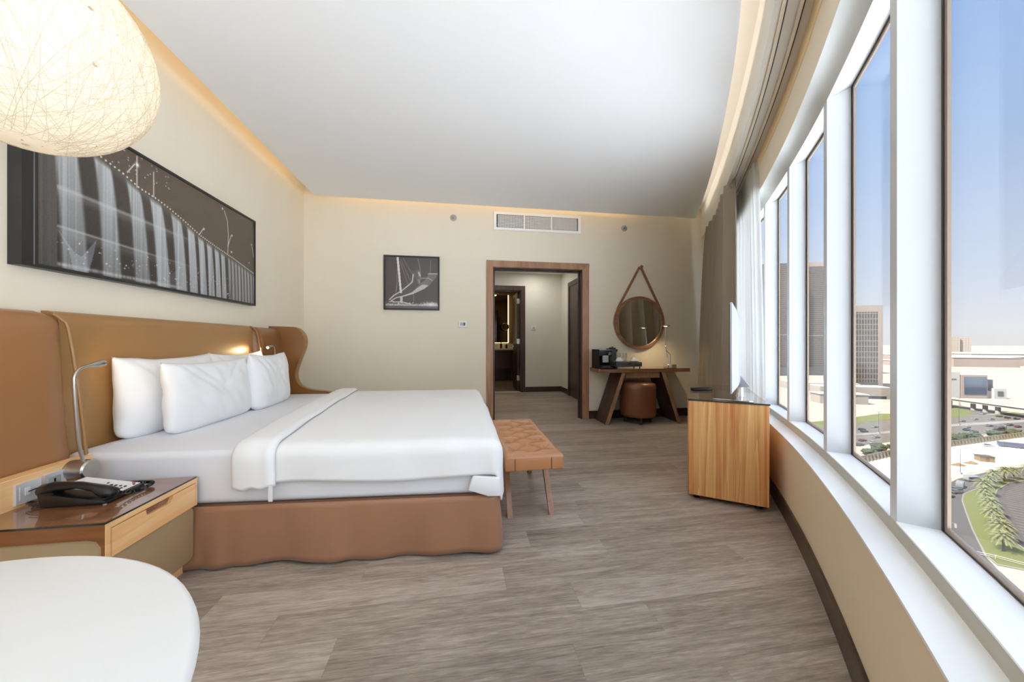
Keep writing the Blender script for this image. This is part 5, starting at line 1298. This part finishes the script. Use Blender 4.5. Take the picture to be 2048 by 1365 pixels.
for i, (x, y) in enumerate([(154.0, 75.3), (161, 79.0), (168.5, 83.2), (173.5, 87.0), (180.6, 91.1), (188.7, 95.8), (194.7, 99.6), (203.0, 104.3), (215.0, 108.9), (223.7, 112.0), (231.4, 112.9), (239.5, 114.3), (248.4, 114.4)]):
    lab = ('date palm at the front end of the lawn strip' if i == 0 else '%s date palm along the lawn strip, counted from its front end' % ords[i] if i < 10 else '%s date palm at the far end of the lawn row' % ords[i])
    if i == 0: o = pp; o.location = (x, y, G + .2); o['label'] = lab; o['group'] = 'date palms on the lawn'
    else: o = dup(pp, (x, y, G + .2), i * 1.7, 1.0 + .12 * math.sin(i * 2.1), lab, 'date palms on the lawn')
rl = thing('railing', 'white railing at the bottom end of the lawn', 'railing', (147, 71, G))
obj('rail', B().tube([(143, 76, G + 1.1), (146.5, 73, G + 1.1), (150, 68, G + 1.1)], .07, 6).tube([(143, 76, G + .6), (146.5, 73, G + .6), (150, 68, G + .6)], .05, 6), M['concrete_white'], rl)
obj('posts', B().tube([(143, 76, G), (143, 76, G + 1.2)], .08, 6).tube([(146.5, 73, G), (146.5, 73, G + 1.2)], .08, 6).tube([(150, 68, G), (150, 68, G + 1.2)], .08, 6), M['concrete_white'], rl)
for x, y, h, lab in ((358, 195.5, 20, 'tall street light on the central reservation in the nearest window'), (273, 185.6, 14, 'street light on the central reservation in the second window'), (468, 268, 17, 'left of three street lights rising behind the overpass'), (473, 266, 17, 'middle of three street lights rising behind the overpass'), (470, 256, 17, 'right of three street lights rising behind the overpass'), (225, 122.5, 12, 'thin street light at the edge of the white lot')):
    t = thing('street_light', lab, 'street light', (x, y, G), group='street lights')
    obj('pole', B().tube([(x, y, G), (x, y, G + h)], [.16, .09], 8), M['concrete_grey'], t)
    obj('lamp_arms', B().tube([(x - 1.4, y + .3, G + h + .3), (x, y, G + h), (x + 1.4, y - .3, G + h + .3)], .08, 6), M['concrete_grey'], t)
    obj('foot', B().box(x - .5, x + .5, y - .5, y + .5, G, G + .9), M['concrete'], t)

def building(name, label, x, y, rz, parts, group=None):
    t = thing(name, label, 'building', (x, y, G), rz, group); Mx = WM[t.name]
    for nm, dims, m in parts:
        bb = B().box(*dims); P = bb.b
        bmesh.ops.transform(P, matrix=Mx, verts=P.verts); obj(nm, bb, m, t)
    return t
az = math.atan2(-10.5, 36.4)
building('office_block', 'square office block with a grid of dark glass, in the second window', 545.9, 367.2, az,
         [('facade', (-50, -5.2, 0, 28, 8, 100), M['facade_office']), ('frame_side', (-5.2, 0, -.6, 30, 0, 108.5), M['pink']), ('parapet', (-50, -5.2, -.4, 28, 100, 108.5), M['pink']), ('base', (-50, 0, -.5, 28, 0, 8), M['concrete_grey'])])
building('apartment_tower', 'tall slab tower with balcony bands seen through the third window', 656.5, 527.8, R_(-20),
         [('shaft', (-50, 0, 0, 30, 14, 199), M['facade_tower']), ('crown', (-38, -1, 2, 28, 199, 207.5), M['pink']), ('crown_recess', (-30, -14, -.3, 2, 188, 199), M['concrete_grey']), ('belt', (-50.3, .3, -.5, 30, 72, 73), M['concrete_white']), ('podium', (-56, 2, -6, 30, 0, 14), M['concrete_grey'])])
building('apartment_tower', 'twin slab tower seen through the fourth window', 590.6, 529.8, R_(-20),
         [('shaft', (-46, 0, 0, 30, 14, 203), M['facade_tower']), ('belt', (-46.3, .3, -.5, 30, 73, 74), M['concrete_white']), ('podium', (-52, 3, -6, 30, 0, 14), M['concrete_grey'])])
building('drum_building', 'low buff building with a curved end at the left of the second window', 388, 272, R_(-20), [('walls', (-40, 0, 0, 14, 0, 9), M['concrete']), ('roof', (-41, .6, -.6, 14, 9, 9.8), M['roof_white'])])
building('low_hall', 'long pale hall behind the curved buff building', 425, 302, R_(-20), [('walls', (-40, 24, 0, 18, 0, 12), M['concrete']), ('roof', (-40, 24, 0, 18, 12, 12.6), M['roof_white']), ('dark_bays', (-6, 20, -.2, 0, 0, 3), M['dark'])])
building('podium_block', 'broad flat block behind the slip road in the third window', 480, 345, R_(-20), [('walls', (-70, 0, 0, 30, 0, 9), M['concrete']), ('roof', (-70, 0, 0, 30, 9, 9.6), M['roof_white'])])
azb = math.atan2(282 - 288.7, 554.8 - 532.7)
building('blue_glass_building', 'small blue glass building with pale frame in the nearest window', 554.8, 282.0, azb,
         [('glass', (-21, -1, -.3, 16, 4, 23), M['facade_blue']), ('frame', (-24, 0, 0, 17, 0, 25), M['pink']), ('side_block', (0, 9, 4, 18, 8, 20), M['concrete_grey']), ('stair', (0, 6, 2, 18, 0, 8), M['concrete_white']), ('annex', (6, 17, 0, 14, 0, 11), M['concrete_white']), ('annex_window', (9, 14, -.3, 0, 3, 8), M['concrete_grey'])])
building('white_building', 'plain white building left of the blue glass one', 531.5, 289.2, azb, [('walls', (-34, -.5, 0, 20, 0, 28), M['concrete_white']), ('sign', (-14, -4, -.3, 0, 20, 20.8), M['concrete_grey'])])
# overpass
ov = thing('overpass', 'concrete overpass on round piers crossing the highway', 'bridge', (480, 240, G))
dk_ = [(470, 330), (461, 290), (454, 258), (449, 232), (443, 200), (436, 150)]
def ribbon(b, P, w, zt, zb):
    for p, q in zip(P[:-1], P[1:]): b.bar((p[0], p[1], (zt + zb) / 2), (q[0], q[1], (zt + zb) / 2), w, zt - zb)
    return b
obj('deck', ribbon(B(), dk_, 14, G + 8.2, G + 6.6), M['concrete'], ov)
obj('parapet', ribbon(B(), [(x - 7.6, y + 1) for x, y in dk_], .4, G + 9.2, G + 8.2), M['concrete_white'], ov)
obj('ramp_wall', ribbon(B(), [(463, 330), (454, 291), (448, 262), (444, 247)], 1.0, G + 6.6, G), M['concrete_grey'], ov)
for x, y in ((448, 236), (446, 228), (444, 220)): obj('pier', B().lathe([(0, 0), (1.5, 0), (1.5, 6.6), (0, 6.6)], (x, y, G), 14), M['concrete'], ov)
# far sheds and haze-pale towers
for x, y, w, d, h, lab, m in ((1130, 690, 60, 100, 12, 'first long pale shed behind the blue glass building', 'pink'), (1255, 640, 120, 120, 22, 'big flat-roofed shed on the plain', 'pink'), (1420, 640, 150, 140, 22, 'shed at the right edge of the plain', 'pink'), (1500, 900, 160, 160, 18, 'farther row of sheds on the left of the plain', 'pink'), (1860, 850, 300, 160, 20, 'farther row of sheds on the right of the plain', 'pink'),
                              (900, 640, 60, 60, 10, 'low shed beyond the slab tower', 'pink'), (760, 700, 120, 90, 12, 'low sheds behind the office block', 'pink')):
    building('warehouse', lab, x, y, R_(-24), [('walls', (-w / 2, w / 2, 0, d, 0, h), M[m]), ('roof', (-w / 2 - 1, w / 2 + 1, -1, d, h, h + 1), M['roof_white'])], 'pale sheds on the plain')
building('far_tower', 'hazy pale tower on the horizon, left of a pair', 3090, 1705, R_(-25), [('shaft', (-60, 25, 0, 60, 0, 95), M['facade_far'])], 'hazy towers on the horizon')
building('far_tower', 'hazy pale tower on the horizon, right of a pair', 3150, 1690, R_(-25), [('shaft', (-25, 25, 0, 60, 0, 95), M['facade_far'])], 'hazy towers on the horizon')
# ------------------------------------------------------------------ light
E_UP = 90.0
E_SKY, E_REAR, E_SUN = .86, 2.7, 18.0
w = bpy.data.worlds.new('hazy_sky'); sc.world = w; w.use_nodes = True
nt = w.node_tree; nt.nodes.clear()
def N(t, **k):
    n = nt.nodes.new(t)
    for a, v_ in k.items(): setattr(n, a, v_)
    return n
def WMth(op, a, b=None):
    n = N('ShaderNodeMath', operation=op)
    for i, q in enumerate((a, b)):
        if q is None: continue
        if isinstance(q, (int, float)): n.inputs[i].default_value = q
        else: nt.links.new(q, n.inputs[i])
    return n.outputs[0]
tc_ = N('ShaderNodeTexCoord'); sx_ = N('ShaderNodeSeparateXYZ'); nt.links.new(tc_.outputs['Generated'], sx_.inputs[0])
rp = N('ShaderNodeValToRGB'); e = rp.color_ramp.elements
stops = [(0.0, S(232, 222, 206)), (.497, S(240, 238, 238)), (.515, S(238, 240, 246)), (.56, S(218, 230, 250)), (.66, S(184, 210, 248)), (.76, S(156, 192, 246)), (1.0, S(110, 160, 236))]
while len(e) < len(stops): e.new(.5)
for i, (p, c_) in enumerate(stops): e[i].position = p; e[i].color = c_
nt.links.new(WMth('ADD', WMth('MULTIPLY', sx_.outputs[2], .5), .5), rp.inputs[0])
# out-of-view sky brightened here, added to light the room through the windows
azr = R_(142)
hd = WMth('ADD', WMth('MULTIPLY', sx_.outputs[0], math.sin(azr)), WMth('MULTIPLY', sx_.outputs[1], math.cos(azr)))
mr2 = N('ShaderNodeMapRange', interpolation_type='SMOOTHSTEP'); nt.links.new(hd, mr2.inputs[0])
mr2.inputs[1].default_value = .56; mr2.inputs[2].default_value = .84; mr2.inputs[3].default_value = 0; mr2.inputs[4].default_value = E_REAR
upm = N('ShaderNodeMapRange'); nt.links.new(sx_.outputs[2], upm.inputs[0]); upm.inputs[1].default_value = -.02; upm.inputs[2].default_value = .06
hz_ = N('ShaderNodeMix', data_type='RGBA'); nt.links.new(WMth('MULTIPLY', mr2.outputs[0], upm.outputs[0]), hz_.inputs[0]); hz_.clamp_factor = False
add = N('ShaderNodeVectorMath', operation='SCALE'); add.inputs[0].default_value = (.88, .95, 1.0); nt.links.new(WMth('MULTIPLY', mr2.outputs[0], upm.outputs[0]), add.inputs['Scale'])
zen = N('ShaderNodeMapRange', interpolation_type='SMOOTHSTEP'); nt.links.new(sx_.outputs[2], zen.inputs[0])
zen.inputs[1].default_value = .56; zen.inputs[2].default_value = .9; zen.inputs[3].default_value = 0; zen.inputs[4].default_value = 2.2
add2 = N('ShaderNodeVectorMath', operation='ADD'); nt.links.new(add.outputs[0], add2.inputs[0]); zs_ = N('ShaderNodeVectorMath', operation='SCALE'); zs_.inputs[0].default_value = (.9, .96, 1.0); nt.links.new(zen.outputs[0], zs_.inputs['Scale']); nt.links.new(zs_.outputs[0], add2.inputs[1])
tot = N('ShaderNodeVectorMath', operation='ADD'); nt.links.new(rp.outputs[0], tot.inputs[0]); nt.links.new(add2.outputs[0], tot.inputs[1])
nt.nodes.remove(hz_)
bg = N('ShaderNodeBackground'); nt.links.new(tot.outputs[0], bg.inputs[0]); bg.inputs[1].default_value = E_SKY
wo_ = N('ShaderNodeOutputWorld'); nt.links.new(bg.outputs[0], wo_.inputs[0])

def light(name, kind, loc, energy, col, **k):
    d = bpy.data.lights.new(name, kind); d.energy = energy; d.color = col[:3]
    for a_, v_ in k.items(): setattr(d, a_, v_)
    o_ = bpy.data.objects.new(name, d); COL.objects.link(o_); o_.location = loc; return o_
def aim(o_, d): o_.rotation_euler = Vector(d).to_track_quat('-Z', 'Y').to_euler()
sun = light('sun', 'SUN', (-50, 40, 80), E_SUN, S(255, 255, 255), angle=R_(.6)); sa, se = R_(266), R_(50)
aim(sun, (-math.sin(sa) * math.cos(se), -math.cos(sa) * math.cos(se), -math.sin(se)))
WARM, CREAM = S(255, 208, 138), S(255, 247, 238)
# cove strips lying on the floating ceiling panel
def strip(a_, c_, out, energy, col):
    a_, c_ = Vector(a_), Vector(c_); L = (c_ - a_).length
    o_ = light('cove_strip', 'AREA', ((a_ + c_) / 2).to_tuple() + () if len(a_) == 3 else (0, 0, 0), energy * L, col, shape='RECTANGLE', size=L, size_y=.03)
    o_.location = (a_ + c_) / 2
    zc = -Vector(out).normalized(); x = (c_ - a_).normalized(); y = zc.cross(x)
    o_.rotation_euler = Matrix((x, y, zc)).transposed().to_euler(); return o_
E_COVE = 1.8
strip((-1.64, -1.2, 3.0), (-1.64, 4.36, 3.0), (-1, 0, .35), E_COVE * .30, WARM)
strip((-1.6, 4.37, 3.0), (2.5, 4.37, 3.0), (0, 1, .35), E_COVE * .4, WARM)
for i in range(8):
    s0_, s1_ = -13.2 + i * .95, -13.2 + (i + 1) * .95
    p_, q_ = wp(s0_, -.40, 3.0), wp(s1_, -.40, 3.0); n_ = wf((s0_ + s1_) / 2)[2]
    strip(p_, q_, (n_[0], n_[1], .3), E_COVE * .32, CREAM)
light('pendant_light', 'POINT', (pc.x, pc.y, pc.z + .06), 3.0, S(255, 244, 224), shadow_soft_size=.05)
for (h_, d_), e_ in ((L1, 1.2), (L2, 2.2)):
    o_ = light('reading_light', 'SPOT', h_ + d_ * .012, e_, S(255, 222, 170), spot_size=R_(95), spot_blend=.6, shadow_soft_size=.012)
    aim(o_, d_ + Vector((-.35, 0, -.25)))
light('desk_lamp_light', 'SPOT', (2.825, 4.36, ZD + .57), 11, S(255, 224, 170), spot_size=R_(140), spot_blend=.8, shadow_soft_size=.03)
for i, (x, y) in enumerate(((1.0, 6.4), (1.6, 6.9))):  # spots added out of view to brighten the hallway
    t = thing('fill_spot', ('added fill spot in the hallway ceiling before the bathroom door', 'added fill spot in the hallway ceiling right of the bathroom door')[i], 'added fill light', (x, y, 2.62))
    obj('fill_spot_ring', B().lathe([(.045, 0), (.06, 0), (.06, -.006), (.045, -.006), (.045, 0)], (x, y, 2.62), 28), M['white_plastic'], t, smooth=40)
    light('fill_spot_light', 'AREA', (x, y, 2.613), 5, S(255, 250, 242), shape='DISK', size=.09)
light('bath_light', 'AREA', (1.0, 9.2, 2.6), 7, S(255, 216, 160), size=.3)
# unseen ceiling spots above the camera, added as fill for the room
for i, (x, y, lab) in enumerate(((-1.1, .35, 'added fill spot over the round table'), (-.25, .6, 'added fill spot in front of the windows'), (-1.2, -.5, 'added fill spot at the near end of the room'))):
    t = thing('fill_spot', lab, 'added fill light', (x, y, 2.9))
    obj('fill_spot_ring', B().lathe([(.045, 0), (.06, 0), (.06, -.006), (.045, -.006), (.045, 0)], (x, y, 2.9), 28), M['white_plastic'], t, smooth=40)
    light('fill_spot_light', 'AREA', (x, y, 2.893), 2, S(255, 250, 244), shape='DISK', size=.09)

# ------------------------------------------------------------------ camera
cam = bpy.data.cameras.new('camera'); co_ = bpy.data.objects.new('camera', cam); COL.objects.link(co_)
cam.sensor_width = 36; cam.lens = 682.0 / 2048 * 36; cam.shift_y = 2.5 / 2048
cam.clip_start = .02; cam.clip_end = 20000
co_.location = (0, 0, 1.1); co_.rotation_euler = (R_(90), 0, R_(-8.7))
sc.camera = co_
vs = sc.view_settings; vs.view_transform = 'Standard'; vs.look = 'None'; vs.exposure = .2; vs.gamma = 1
try: vs.use_curve_mapping = False
except Exception: pass
sc.cycles.max_bounces = 12; sc.cycles.diffuse_bounces = 8; sc.cycles.transparent_max_bounces = 16
sc.cycles.sample_clamp_indirect = 8; sc.cycles.caustics_reflective = False; sc.cycles.caustics_refractive = False
